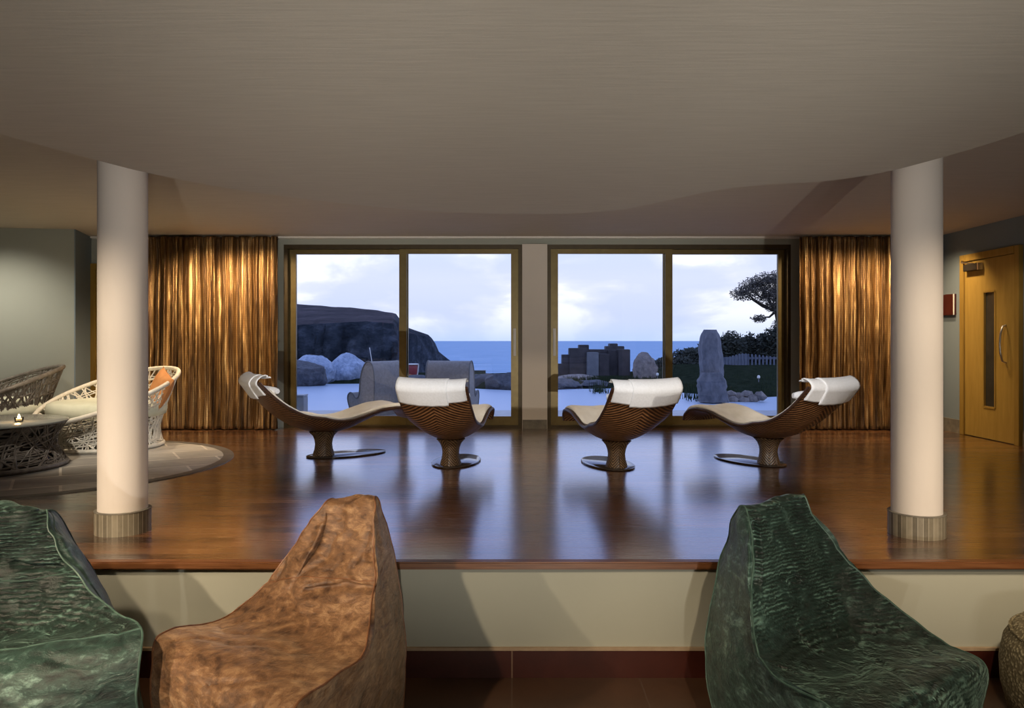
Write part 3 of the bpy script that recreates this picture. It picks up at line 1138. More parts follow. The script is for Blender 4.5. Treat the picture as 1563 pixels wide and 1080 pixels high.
def basket(loc, rz, rb, rw, rr, rim_lo, rim_hi, m_str, m_rim, label, group, seed, cushion=True, count=330, thick=0.006):
    """open nest chair: base ring, waist, tilted rim (low in local +y... towards -y)."""
    r = thing('wicker_armchair', label, 'armchair', loc, rz, group)

    def rimz(u):
        return rim_lo + (rim_hi - rim_lo) * (0.5 - 0.5 * math.cos(2 * PI * u)) ** 0.9

    def surf(u, v, off=0.0):
        a = 2 * PI * u - PI / 2        # u=0 is the front (low), u=.5 the back
        zr = rimz(u % 1.0)
        z = 0.02 + (zr - 0.02) * v
        wz = 0.20
        if z < wz:
            f = z / wz
            rad = rw + (rb - rw) * (1 - f) ** 2
        else:
            f = (z - wz) / (rim_hi - wz)
            rad = rw + (rr - rw) * f ** 1.05
        # the front lip reaches forward even where the rim is low
        rad += (rr - rw) * 0.75 * v ** 3 * max(0.0, 1 - (zr - rim_lo) / (rim_hi - rim_lo) * 1.1)
        rad += off
        return Vector((rad * math.cos(a), rad * math.sin(a), z))
    weave(surf, count, thick, seed).build('basket_weave', m_str, r)
    b = MB()
    b.tube([surf(k / 72, 1.0) for k in range(72)], 0.022, 10, closed=True)
    b.build('basket_rim', m_rim, r)
    b = MB()
    b.tube([surf(k / 72, 0.0) for k in range(72)], 0.020, 8, closed=True)
    b.build('base_ring', m_rim, r)
    if cushion:
        b = MB()
        cr, ch = rw + 0.075, min(0.30, rim_lo + 0.03)
        b.lathe([(cr * 0.90, ch), (cr * 0.98, ch + 0.015), (cr, ch + 0.06), (cr, ch + 0.09), (cr * 0.975, ch + 0.135), (cr * 0.88, ch + 0.152), (cr * 0.5, ch + 0.158), (0.01, ch + 0.16)], 56)
        b.build('seat_cushion', M['cushion_pale'], r, angle=80)
    return r


M['cushion_pale'] = mat_noise('pale_green_cushion', (0.58, 0.60, 0.47), (0.68, 0.69, 0.56), 8, 0.85, 0, 0.1)
M['strand_white'] = mat_noise('white_wicker', (0.60, 0.56, 0.48), (0.76, 0.72, 0.63), 20, 0.55, 0, 0.1)
M['strand_dark'] = mat_noise('dark_wicker', (0.09, 0.075, 0.062), (0.20, 0.175, 0.15), 20, 0.5, 0, 0.1)
M['orange_cloth'] = mat_noise('orange_cloth', (0.50, 0.20, 0.06), (0.62, 0.28, 0.10), 14, 0.85, 0, 0.15)

bx, by = G(165, 7.38, 0).x, 7.38
basket((bx, by, 0.006), math.radians(-32), 0.50, 0.455, 0.645, 0.27, 0.75, M['strand_white'], M['strand_white'],
       'white open weave wicker armchair with pale cushion behind the left column', 'nest shaped wicker armchairs', 5, True, 240, 0.0065)
basket((-5.14, 7.50, 0.006), math.radians(-50), 0.46, 0.40, 0.58, 0.33, 0.77, M['strand_dark'], M['strand_dark'],
       'dark wicker armchair against the grey wall behind the low table', 'nest shaped wicker armchairs', 9, True, 260, 0.008)


def pillow(loc, rot, sx, sy, th, mat, label):
    b = MB()
    nn = 15
    for s in (1, -1):
        b.grid(nn, nn, lambda u, v, s=s: (
            (2 * u - 1) * sx * (1 - 0.10 * (1 - (2 * v - 1) ** 2) * (abs(2 * u - 1) ** 2)),
            (2 * v - 1) * sy * (1 - 0.10 * (1 - (2 * u - 1) ** 2) * (abs(2 * v - 1) ** 2)),
            s * th * ((1 - abs(2 * u - 1) ** 2.4) * (1 - abs(2 * v - 1) ** 2.4)) ** 0.55 + 0.006 * fbm((u * 3, v * 3, s), 1.5, 3) * (1 - abs(2 * u - 1)) * (1 - abs(2 * v - 1))))
    o = b.build('cushion', mat, angle=180)
    o.location = loc
    o.rotation_euler = rot
    tag(o, label, 'cushion')
    return o


pillow(P(246, 592, 7.42), (math.radians(72), math.radians(22), math.radians(-48)), 0.17, 0.17, 0.075, M['orange_cloth'],
       'orange cushion leaning inside the white wicker armchair')

# low dark wicker table
r = thing('wicker_table', 'low dark wicker drum table with a candle on it', 'table', (-4.30, 6.15, 0.005))


def tsurf(u, v, off=0.0):
    a = 2 * PI * u
    z = 0.02 + 0.345 * v
    rad = lerp_tab([(0, 0.575), (0.12, 0.555), (0.4, 0.50), (0.65, 0.50), (0.85, 0.54), (1, 0.575)], v) + off
    return Vector((rad * math.cos(a), rad * math.sin(a), z))


weave(tsurf, 300, 0.007, 21).build('woven_drum', M['strand_dark'], r)
b = MB()
b.lathe([(0.555, 0.02), (0.53, 0.06), (0.478, 0.16), (0.478, 0.25), (0.52, 0.31), (0.555, 0.362)], 64)
b.build('drum_liner', M['black'], r)
b = MB()
b.tube([tsurf(k / 72, 0.0) for k in range(72)], 0.02, 8, closed=True)
b.build('base_ring', M['strand_dark'], r)
b = MB()
b.lathe([(0.585, 0.362), (0.592, 0.366), (0.592, 0.376), (0.585, 0.380), (0.01, 0.380)], 72)
o = b.build('table_top', mat_noise('smoked_table_top', (0.20, 0.205, 0.185), (0.25, 0.255, 0.23), 4, 0.22, 0, 0.0), r)
o['label'] = 'smoked round top'

# candle
cx_, cy_ = G(29, 6.10, 0).x, 6.10
r = thing('candle', 'small lit tealight candle on the dark wicker table', 'candle', (cx_, cy_, 0.3855))
b = MB()
b.lathe([(0.020, 0.0), (0.030, 0.004), (0.034, 0.036), (0.0315, 0.036), (0.028, 0.008), (0.001, 0.008)], 28, cap=False)
b.build('candle_holder', glass('candle_glass', (0.95, 0.95, 0.92), 1.0), r)
b = MB()
b.lathe([(0.026, 0.009), (0.026, 0.026), (0.004, 0.027)], 24)
b.build('candle_wax', M['white'], r)
m = bpy.data.materials.new('flame')
nt = nt_new(m)
e = N(nt, 'ShaderNodeEmission', Strength=60.0)
e.inputs[0].default_value = (1.0, 0.55, 0.16, 1)
oo = N(nt, 'ShaderNodeOutputMaterial')
L(nt, e.outputs[0], oo.inputs[0])
b = MB()
b.lathe([(0.002, 0.027), (0.008, 0.034), (0.009, 0.041), (0.005, 0.052), (0.001, 0.062)], 14)
b.build('flame', m, r)
pl = bpy.data.lights.new('candle_light', 'POINT')
pl.energy = 0.8
pl.color = (1.0, 0.55, 0.2)
pl.shadow_soft_size = 0.02
po = bpy.data.objects.new('candle_light', pl)
COL.objects.link(po)
po.location = (cx_, cy_, 0.47)


# ------------------------------------------------------------------ bean bags
def subsurf_mesh(verts, faces, crease_edges, level=4, crease=0.6):
    me = bpy.data.meshes.new('tmp')
    me.from_pydata([tuple(v) for v in verts], [], faces)
    me.update()
    if crease_edges:
        at = me.attributes.new('crease_edge', 'FLOAT', 'EDGE')
        for e in me.edges:
            k = tuple(sorted(e.vertices))
            if k in crease_edges:
                at.data[e.index].value = crease_edges[k]
    o = bpy.data.objects.new('tmp', me)
    COL.objects.link(o)
    md = o.modifiers.new('s', 'SUBSURF')
    md.levels = level
    md.render_levels = level
    dg = bpy.context.evaluated_depsgraph_get()
    ev = o.evaluated_get(dg)
    m2 = bpy.data.meshes.new_from_object(ev)
    bpy.data.objects.remove(o)
    bpy.data.meshes.remove(me)
    return m2


def nvec(q):
    return Vector((noise.noise(q + Vector((9.3, 2.1, 5.7))), noise.noise(q + Vector((31.7, 17.9, 3.3))), noise.noise(q + Vector((-14.2, 44.6, 21.8)))))


def wrinkle(p, seed, amp):
    q = Vector((p.x, p.y, p.z)) + Vector((seed * 3.1, 0, 0))
    top = max(0.0, min(1.0, (p.z - 0.62) / 0.3))
    a = nvec(q * 2.6) * 0.55 + nvec(Vector((q.x * 6, q.y * 6, q.z * 9))) * 0.34 + nvec(q * 16) * 0.10
    a += nvec(Vector((q.x * 13, q.y * 13, q.z * 4))) * (0.75 * top)
    # sharp creases
    rdg = abs(noise.noise(Vector((q.x * 4.0, q.y * 4.0, q.z * 7.5))))
    sharp = max(0.0, 0.14 - rdg) / 0.14
    return a * amp - Vector((0, -0.5, 0.6)) * (sharp ** 2 * amp * 0.45)


def bean_bag(label, lp, rp, cross, m_seat, m_side, m_pipe, seed, bulge, side_bulge, group, amp=0.030, front_k=None, folds=()):
    """lp / rp: closed seam loops (left / right), same count, starting at the top and running down the seat,
    over the front, under, and up the back."""
    n = len(lp)
    ctr = sum(lp + rp, Vector()) / (2 * n)
    base = Vector((ctr.x, ctr.y, LOW))
    r = thing('bean_bag', label, 'bean bag', base, 0, group)
    lp = [p - base for p in lp]
    rp = [p - base for p in rp]
    c0 = ctr - base
    NA = 4
    verts, faces = [], []
    for k in range(n):
        a, c = lp[k], rp[k]
        pa, pc = lp[k - 1], lp[(k + 1) % n]
        qa, qc = rp[k - 1], rp[(k + 1) % n]
        tg = ((pc + qc) - (pa + qa)).normalized()
        wd = (c - a).normalized()
        nr = tg.cross(wd)
        if nr.length < 1e-6:
            nr = Vector((0, 0, 1))
        nr.normalize()
        mid = (a + c) / 2
        if nr.dot(mid - c0) < 0:
            nr = -nr
        for i in range(NA + 1):
            f = i / NA
            p = a.lerp(c, f) + nr * (bulge[k] * (1 - (2 * f - 1) ** 2))
            verts.append(p)
    for k in range(n):
        k2 = (k + 1) % n
        for i in range(NA):
            faces.append((k * (NA + 1) + i, k * (NA + 1) + i + 1, k2 * (NA + 1) + i + 1, k2 * (NA + 1) + i))

    fsegs = []
    for fo in folds:
        pts = [P(x, y, ctr.y) - base for x, y in fo]
        # re-scale each point to the depth of the seat there (about the front third of the bag)
        fsegs.append(pts)

    def fold(co):
        # pressed-in tucks, measured along the line of the cloth seen from the lounge
        k = ctr.y / (co.y + base.y)
        q = Vector(((co.x + base.x) * k, 0, (co.z + base.z - EYE) * k + EYE))
        r_ = 0.0
        for pts in fsegs:
            for a, c in zip(pts, pts[1:]):
                a2 = Vector((a.x + base.x, 0, a.z + base.z))
                c2 = Vector((c.x + base.x, 0, c.z + base.z))
                ab = c2 - a2
                t = max(0.0, min(1.0, (q - a2).dot(ab) / ab.length_squared))
                d = (q - a2 - ab * t).length
                r_ = max(r_, math.exp(-(d / 0.016) ** 2) * 0.032 - math.exp(-((d - 0.035) / 0.018) ** 2) * 0.010)
        return r_

    def finish(me, name, mat):
        for v in me.vertices:
            d = wrinkle(v.co, seed, amp)
            if v.co.y < c0.y + 0.1:
                d = d + Vector((0, fold(v.co), 0))
            v.co += d
            if v.co.z < 0.002:
                v.co.z = 0.002
        bm = bmesh.new()
        bm.from_mesh(me)
        bmesh.ops.recalc_face_normals(bm, faces=bm.faces)
        bm.to_mesh(me)
        bm.free()
        for p in me.polygons:
            p.use_smooth = True
        me.materials.clear()
        me.materials.append(mat)
        o = bpy.data.objects.new(name, me)
        COL.objects.link(o)
        o.parent = r
        return o
    me = subsurf_mesh(verts, faces, None, 4)
    seat = finish(me, 'seat_panel', m_seat)
    if front_k is not None:
        me.materials.append(m_side)
        per = len(me.polygons) // len(faces)
        for p in me.polygons:
            k = (p.index // per) // NA
            if k >= front_k:
                p.material_index = 1

    def bs(p0, p1, p2, p3, t):
        return (p0 * (1 - t) ** 3 + p1 * (3 * t ** 3 - 6 * t * t + 4) + p2 * (-3 * t ** 3 + 3 * t * t + 3 * t + 1) + p3 * t ** 3) / 6
    for k in cross:
        row = []
        for i in range(NA + 1):
            g = [verts[((k + d) % n) * (NA + 1) + i] for d in (-1, 0, 1)]
            row.append((g[0] + g[1] * 4 + g[2]) / 6)
        row = [row[0] * 2 - row[1]] + row + [row[-1] * 2 - row[-2]]
        pts = []
        for i in range(1, len(row) - 2):
            for q in range(9):
                pt = bs(row[i - 1], row[i], row[i + 1], row[i + 2], q / 9)
                pts.append(pt + wrinkle(pt, seed, amp))
        pt = bs(row[-4], row[-3], row[-2], row[-1], 1.0)
        pts.append(pt + wrinkle(pt, seed, amp))
        b = MB()
        b.tube(pts, 0.0022 if k < 4 else 0.004, 6)
        b.build('cross_seam', m_pipe, seat)
    sb = side_bulge if isinstance(side_bulge, tuple) else (side_bulge, side_bulge)
    for s, loop in ((-1, lp), (1, rp)):
        side_bulge = sb[0] if s < 0 else sb[1]
        cen = sum(loop, Vector()) / n
        other = sum(rp if s < 0 else lp, Vector()) / n
        out = (cen - other).normalized()
        vs = list(loop)
        vs += [p.lerp(cen, 0.22) + out * side_bulge * 0.55 for p in loop]
        vs += [p.lerp(cen, 0.6) + out * side_bulge for p in loop]
        vs.append(cen + out * side_bulge * 1.1)
        fs = []
        for k in range(n):
            k2 = (k + 1) % n
            fs.append((k, k2, n + k2, n + k))
            fs.append((n + k, n + k2, 2 * n + k2, 2 * n + k))
            fs.append((2 * n + k, 2 * n + k2, 3 * n))
        me = subsurf_mesh(vs, fs, None, 4)
        finish(me, 'side_panel', m_side)
        # piping follows the smoothed border of the panel (cubic b-spline of the seam loop)
        pts = []
        for k in range(n):
            p0, p1, p2, p3 = loop[k - 1], loop[k], loop[(k + 1) % n], loop[(k + 2) % n]
            for q in range(8):
                t = q / 8
                pt = (p0 * (1 - t) ** 3 + p1 * (3 * t ** 3 - 6 * t * t + 4) + p2 * (-3 * t ** 3 + 3 * t * t + 3 * t + 1) + p3 * t ** 3) / 6
                pt = pt + wrinkle(pt, seed, amp)
                pt.z = max(pt.z, 0.006)
                pts.append(pt)
        b = MB()
        b.tube(pts, 0.0038, 6, closed=True)
        b.build('piping', m_pipe, r)
    return r


def loop_pts(lst):
    out = []
    for q in lst:
        if len(q) == 4:          # px, depth, z-flag, z
            out.append(G(q[0], q[1], q[3]))
        else:
            out.append(P(*q))
    return out


FZ = LOW + 0.004
# right green bag, seat facing the right
lpR = loop_pts([(1138, 766, 3.02), (1146, 805, 2.98), (1150, 880, 2.86), (1148, 960, 2.74), (1166, 1028, 2.58), (1245, 1062, 2.38), (1320, 1105, 2.18), (1345, 1180, 2.12),
                (1340, 2.16, 0, FZ), (1210, 2.55, 0, FZ), (1085, 3.05, 0, FZ), (1068, 985, 3.15), (1092, 880, 3.25), (1116, 788, 3.20)])
rpR = loop_pts([(1222, 751, 3.16), (1243, 790, 3.17), (1292, 852, 3.15), (1345, 910, 3.08), (1400, 952, 3.0), (1460, 988, 2.88), (1515, 1012, 2.72), (1500, 1075, 2.66),
                (1470, 2.70, 0, FZ), (1420, 3.05, 0, FZ), (1340, 3.40, 0, FZ), (1305, 980, 3.44), (1270, 880, 3.42), (1212, 762, 3.30)])
bu = [0.02, 0.01, -0.03, -0.05, -0.05, -0.02, 0.04, 0.05, 0, 0, 0, 0.05, 0.06, 0.03]
bean_bag('dark green velvet bean bag chair standing before the step at right', lpR, rpR, (), M['velvet_ribbed'], M['velvet_green'], M['pipe_green'], 1, bu, 0.05, 'velvet bean bag chairs', 0.026, folds=[((1236, 822), (1242, 868), (1208, 884)), ((1266, 836), (1232, 885)), ((1152, 800), (1156, 900)), ((1185, 1040), (1250, 1068))])

# copper bag, seat facing left
lpO = loop_pts([(508, 752, 3.14), (470, 808, 3.16), (405, 893, 3.12), (350, 938, 3.02), (300, 956, 2.86), (231, 967, 2.66), (228, 1010, 2.55), (238, 1090, 2.52),
                (246, 2.54, 0, FZ), (345, 3.0, 0, FZ), (430, 3.42, 0, FZ), (452, 980, 3.45), (490, 880, 3.42), (524, 760, 3.30)])
rpO = loop_pts([(572, 752, 3.06), (574, 815, 3.00), (572, 890, 2.86), (566, 950, 2.74), (552, 1012, 2.56), (500, 1040, 2.36), (430, 1085, 2.14), (425, 1170, 2.10),
                (440, 2.14, 0, FZ), (530, 2.55, 0, FZ), (618, 3.05, 0, FZ), (620, 975, 3.14), (608, 880, 3.22), (582, 768, 3.20)])
bu = [0.02, 0.03, 0.03, 0.03, 0.02, 0.015, 0.0, 0.0, 0, 0, 0, 0.05, 0.06, 0.03]
bean_bag('copper brown velvet bean bag chair in the middle before the step', lpO, rpO, (2,), M['velvet_orange'], M['velvet_orange'], M['pipe_orange'], 4, bu, (-0.10, 0.045), 'velvet bean bag chairs', folds=[((466, 826), (498, 798), (530, 784)), ((541, 792), (556, 818), (569, 850)), ((548, 838), (572, 806)), ((470, 905), (530, 893), (566, 900))])

# left green bag, cut by the frame
lpL = loop_pts([(-40, 766, 2.92), (-60, 830, 2.85), (-95, 900, 2.76), (-125, 950, 2.66), (-150, 985, 2.55), (-165, 1020, 2.42), (-160, 1090, 2.30), (-140, 1200, 2.26),
                (-130, 2.32, 0, FZ), (-140, 2.75, 0, FZ), (-130, 3.2, 0, FZ), (-110, 985, 3.25), (-80, 880, 3.25), (-42, 775, 3.12)])
rpL = loop_pts([(58, 762, 3.00), (80, 820, 2.95), (112, 872, 2.86), (148, 918, 2.76), (178, 940, 2.66), (222, 950, 2.52), (205, 1010, 2.42), (208, 1100, 2.40),
                (214, 2.44, 0, FZ), (222, 2.8, 0, FZ), (222, 3.2, 0, FZ), (205, 985, 3.22), (150, 880, 3.24), (84, 785, 3.16)])
bu = [0.02, 0.01, -0.03, -0.05, -0.05, 0.0, 0.09, 0.09, 0, 0, 0, 0.05, 0.06, 0.03]
bean_bag('green velvet bean bag chair cut by the left edge, below the slate floor', lpL, rpL, (2, 5), M['velvet_ribbed'], M['velvet_green'], M['pipe_green'], 7, bu, 0.04, 'velvet bean bag chairs', 0.028, 5, folds=[((60, 792), (80, 832), (100, 862)), ((20, 862), (90, 866))])

# pouffe at the right edge
m = bpy.data.materials.new('nubbly_cream_fabric')
nt = nt_new(m)
bb = bsdf_out(nt, Roughness=0.85)
vo = N(nt, 'ShaderNodeTexVoronoi')
vo.inputs['Scale'].default_value = 70
L(nt, coords(nt, 'Object'), vo.inputs['Vector'])
L(nt, ramp(nt, vo.outputs['Distance'], [(0.1, (0.50, 0.44, 0.28)), (0.5, (0.16, 0.13, 0.07))]), bb.inputs['Base Color'])
bump(nt, bb, math_n(nt, 'MULTIPLY', vo.outputs['Distance'], -1.0), 0.6, 0.008)
r = thing('pouffe', 'nubbly cream pouffe cut by the right edge beside the dark green bean bag', 'pouffe', (2.47, 3.08, LOW))
b = MB()
b.lathe([(0.33, 0.0), (0.375, 0.02), (0.40, 0.12), (0.405, 0.22), (0.39, 0.31), (0.362, 0.355)], 56)
b.build('pouffe_body', m, r, angle=80)
b = MB()
b.lathe([(0.362, 0.353), (0.345, 0.378), (0.29, 0.394), (0.15, 0.406), (0.01, 0.41)], 56, cap=False)
b.build('pouffe_top', m, r, angle=80)
b = MB()
b.tube([(0.363 * math.cos(2 * PI * k / 64), 0.363 * math.sin(2 * PI * k / 64), 0.357) for k in range(64)], 0.007, 6, closed=True)
b.build('piping', m, r)

# ================================================================== outside
GZ = -0.06          # terrace level
M['deck'] = tiles('terrace_paving', (0.34, 0.36, 0.38), (0.42, 0.44, 0.46), (0.22, 0.24, 0.26), 0.9, 0.6, 0.006, 0.35)
M['rock_pale'] = mat_noise('pale_boulder_stone', (0.20, 0.26, 0.37), (0.48, 0.56, 0.70), 9.0, 0.8, 0, 0.8, 0.05, (1, 1, 1), 0.3, 0.7, 8)
M['rock_dark'] = mat_noise('dark_shore_rock', (0.035, 0.037, 0.045), (0.11, 0.115, 0.135), 9.0, 0.75, 0, 0.8, 0.05, (1, 1, 1), 0.3, 0.7, 8)
M['rock_mid'] = mat_noise('grey_standing_stone', (0.095, 0.095, 0.105), (0.215, 0.21, 0.225), 9.0, 0.8, 0, 0.8, 0.04, (1, 1, 0.6), 0.3, 0.7, 8)
M['rock_warm'] = mat_noise('warm_grey_stone', (0.15, 0.13, 0.12), (0.33, 0.28, 0.25), 9.0, 0.8, 0, 0.8, 0.05, (1, 1, 1), 0.3, 0.7, 8)
M['grassland'] = mat_noise('dark_turf', (0.012, 0.017, 0.010), (0.034, 0.042, 0.026), 6.0, 1.0, 0, 0.3, 0.03, (1, 1, 1), 0.3, 0.7, 6, 0.0)
M['slab_dark'] = mat_noise('dark_slate_block', (0.025, 0.022, 0.026), (0.075, 0.065, 0.068), 5.0, 0.6, 0, 0.3, 0.02)
M['slab_grey'] = mat_noise('grey_slate_block', (0.14, 0.15, 0.17), (0.22, 0.23, 0.25), 5.0, 0.6, 0, 0.2, 0.02)

# sea
m = bpy.data.materials.new('sea_water')
nt = nt_new(m)
bb = bsdf_out(nt, Roughness=0.45)
bb.inputs['Specular IOR Level'].default_value = 0.15
v = coords(nt, 'Object', (0.012, 0.05, 1))
f = noise_t(nt, v, 1.0, 8, 0.65)
L(nt, ramp(nt, f, [(0.3, (0.11, 0.27, 0.47)), (0.55, (0.18, 0.38, 0.62)), (0.70, (0.50, 0.64, 0.78))]), bb.inputs['Base Color'])
bump(nt, bb, f, 0.3, 1.0)
b = MB()
b.add([(-60000, 90, -30), (60000, 90, -30), (60000, 120000, -30), (-60000, 120000, -30)], [(0, 1, 2, 3)])
struct(b.build('sea', m, smooth=False), 'blue sea out to the horizon', 'sea')

# pool water
m = bpy.data.materials.new('pool_water')
nt = nt_new(m)
bb = bsdf_out(nt, Roughness=0.38)
bb.inputs['Base Color'].default_value = (0.42, 0.52, 0.66, 1)
bb.inputs['IOR'].default_value = 1.6
bb.inputs['Specular IOR Level'].default_value = 1.0
f = noise_t(nt, coords(nt, 'Object', (0.8, 2.0, 1)), 3.0, 4, 0.5)
bump(nt, bb, f, 0.12, 0.02)
b = MB()
shore = [(-13, 19.6), (-6, 20.0), (-3.0, 20.4), (-1.2, 20.2), (-0.9, 18.2), (0.4, 17.2), (1.4, 18.0), (2.6, 18.3), (3.6, 17.0), (4.4, 15.8), (5.2, 15.4), (7.0, 16.5), (9.0, 16.4)]
poly = [(-13, 11.9), (9.0, 11.9)] + shore[::-1]
nn = len(poly)
b.add([(x, y, GZ - 0.05) for x, y in poly], [tuple(range(nn))])
struct(b.build('pool_water', m, smooth=False), 'still natural pool reflecting the pale sky', 'water')
# terrace
b = MB()
b.box(-14, 10, WY + 0.25, 11.95, GZ - 0.3, GZ)
struct(b.build('terrace', M['deck'], smooth=False), 'pale paved terrace outside the glazed doors', 'terrace')
# land round the pool
b = MB()


def land(u, v):
    x = -16 + 34 * u
    y = 11 + 22 * v
    h = GZ - 0.35
    # far bank rises behind the shore line
    sy = lerp_tab([(a, c) for a, c in shore], x) if x > -13 else 19.6
    d = y - sy
    h += 0.42 * max(0, min(1, (d + 0.25) / 0.8))
    if x > 3.5:
        h += 0.25 * max(0, min(1, (d - 0.5) / 5)) * min(1, (x - 3.5) / 2)
    h += 0.05 * fbm((x, y, 0), 0.9, 3) * (1 if d > 0 else 0.3)
    fall = max(0, y - 24.5) if x < 5 else max(0, y - 31)
    h -= fall * 1.2
    if d < -0.3:
        h = min(h, GZ - 0.25)
    return (x, y, h)


b.grid(70, 50, land)
struct(b.build('ground', M['grassland'], angle=180), 'dark turf bank round the pool', 'ground')


# ------------------------------------------------------------------ headland
def headland():
    m = bpy.data.materials.new('headland_heath')
    nt = nt_new(m)
    bb = bsdf_out(nt, Roughness=0.95)
    bb.inputs['Specular IOR Level'].default_value = 0.1
    geo = N(nt, 'ShaderNodeNewGeometry')
    s = N(nt, 'ShaderNodeSeparateXYZ')
    L(nt, geo.outputs['Normal'], s.inputs[0])
    f = noise_t(nt, coords(nt, 'Object', (0.05, 0.05, 0.10)), 1.6, 10, 0.72)
    top = ramp(nt, f, [(0.36, (0.075, 0.066, 0.072)), (0.64, (0.185, 0.150, 0.155))])
    cliff = ramp(nt, f, [(0.36, (0.030, 0.037, 0.047)), (0.52, (0.07, 0.082, 0.10)), (0.66, (0.15, 0.165, 0.20))])
    mx = N(nt, 'ShaderNodeMixRGB')
    L(nt, ramp(nt, s.outputs[2], [(0.78, (0,) * 3), (0.90, (1,) * 3)]), mx.inputs[0])
    L(nt, cliff, mx.inputs[1])
    L(nt, top, mx.inputs[2])
    L(nt, mx.outputs[0], bb.inputs['Base Color'])
    bump(nt, bb, f, 1.0, 8.0)
    ridge = [(60, 440), (250, 452), (380, 460), (447, 463), (480, 466), (530, 469), (575, 473), (604, 478), (618, 498), (640, 506), (655, 511), (664, 522), (667, 534), (678, 543), (690, 552), (706, 562)]
    brow = [(60, 470), (250, 486), (380, 494), (447, 496), (500, 493), (560, 490), (604, 494), (618, 508), (640, 512), (655, 517), (664, 530), (667, 540), (678, 548), (690, 556), (706, 565)]
    b = MB()
    nu = 120
    rows = []
    for i in range(nu):
        px = 60 + (708 - 60) * i / (nu - 1)
        yr, yb = lerp_tab(ridge, px), lerp_tab(brow, px)
        df = 300 + max(0, px - 600) * 1.6          # front of the cliff
        dr = df + 110 * max(0.15, min(1, (yb - yr) / 26))
        pr, pb = P(px, yr, dr), P(px, max(yb, yr + 1.5), df + 12)
        ft = G(px, df - 2, -30.5)
        bk = G(px + 2, dr + 60, -30.5)
        col = []
        for k in range(9):
            f = k / 8
            p = ft.lerp(pb, f)
            p += Vector((fbm((px * 0.05, f * 2, 1), 1, 4) * 3, fbm((px * 0.06, f * 3, 5), 1, 4) * 9 * math.sin(PI * min(1, f * 0.9 + 0.1)), 0))
            col.append(p)
        for k in range(1, 7):
            f = k / 6
            p = pb.lerp(pr, f)
            p.z += 0.5 * fbm((px * 0.04, f * 2, 9), 1, 4) * (1 if f < 1 else 0.6) + 0.6 * math.sin(PI * f)
            col.append(p)
        col.append(bk)
        rows.append(col)
    nc = len(rows[0])
    vs = [p for c in rows for p in c]
    fs = [(i * nc + k, (i + 1) * nc + k, (i + 1) * nc + k + 1, i * nc + k + 1) for i in range(nu - 1) for k in range(nc - 1)]
    b.add(vs, fs)
    struct(b.build('headland', m, angle=50), 'dark headland with cliffs falling to the sea', 'cliff')


headland()


# ------------------------------------------------------------------ rocks
def rock(name, c, size, mat, seed, label, cat, group=None, rz=0.0, rough=0.28, flat=None):
    bm = bmesh.new()
    bmesh.ops.create_icosphere(bm, subdivisions=4, radius=1.0)
    for v in bm.verts:
        p = v.co.copy()
        d = 1 + rough * fbm(p + Vector((seed * 7.3, 0, 0)), 0.9, 3) + 0.10 * fbm(p + Vector((0, seed * 3.7, 0)), 2.6, 4)
        q = p * d
        # chop some flats
        for k in range(4):
            rr = random.Random(seed * 10 + k)
            ax = Vector((rr.uniform(-1, 1), rr.uniform(-1, 0.2), rr.uniform(-0.3, 1))).normalized()
            lim = 0.80
            e = q.dot(ax)
            if e > lim:
                q -= ax * (e - lim) * 0.85
        v.co = Vector((q.x * size[0], q.y * size[1], q.z * size[2]))
    me = bpy.data.meshes.new(name)
    bm.to_mesh(me)
    bm.free()
    for p in me.polygons:
        p.use_smooth = True
    me.set_sharp_from_angle(angle=math.radians(28))
    me.materials.append(mat)
    o = bpy.data.objects.new(name, me)
    COL.objects.link(o)
    o.location = c
    o.rotation_euler = (0, 0, rz)
    tag(o, label, cat, group)
    return o


def rock_px(x0, x1, yt, yb, d, mat, seed, label, group=None, name='boulder', cat='rock', depth=0.8, **kw):
    a, c = P(x0, yt, d), P(x1, yb, d)
    sx = (c.x - a.x) / 2
    sz = (a.z - c.z) / 2
    return rock(name, Vector(((a.x + c.x) / 2, d, (a.z + c.z) / 2)), (sx * 1.06, sx * depth, sz * 1.08), mat, seed, label, cat, group, **kw)


rock_px(446, 508, 539, 592, 20.6, M['rock_pale'], 1, 'pale blue grey boulder nearest the left window frame', 'pale boulders by the pool')
rock_px(498, 566, 541, 592, 21.2, M['rock_pale'], 2, 'pale rounded boulder behind the back of the outdoor seat', 'pale boulders by the pool')
rock_px(418, 494, 552, 600, 19.4, M['rock_dark'], 3, 'dark sloping rock in front of the pale boulders', None)
rock_px(600, 668, 573, 604, 20.0, M['rock_dark'], 9, 'low dark rock at the pool edge below the red tub', 'dark rocks on the pool edge')
rock_px(716, 762, 572, 598, 19.2, M['rock_dark'], 4, 'dark low rock below the green box', 'dark rocks on the pool edge')
rock_px(742, 812, 569, 606, 18.4, M['rock_dark'], 5, 'large dark rock at the pool edge beside the window handle', 'dark rocks on the pool edge')
rock_px(828, 888, 578, 597, 18.4, M['rock_dark'], 6, 'flat dark rock in the pool left of the grey slab', 'dark rocks on the pool edge')
rock_px(868, 932, 580, 594, 18.8, M['rock_dark'], 7, 'flat dark rock below the middle of the dark blocks', 'dark rocks on the pool edge')
rock_px(846, 912, 571, 584, 20.4, M['rock_warm'], 8, 'long flat warm grey rock at the foot of the dark blocks', None)
rock_px(965, 1001, 539, 590, 20.6, M['rock_warm'], 12, 'upright leaning boulder right of the dark blocks', None, depth=0.7)


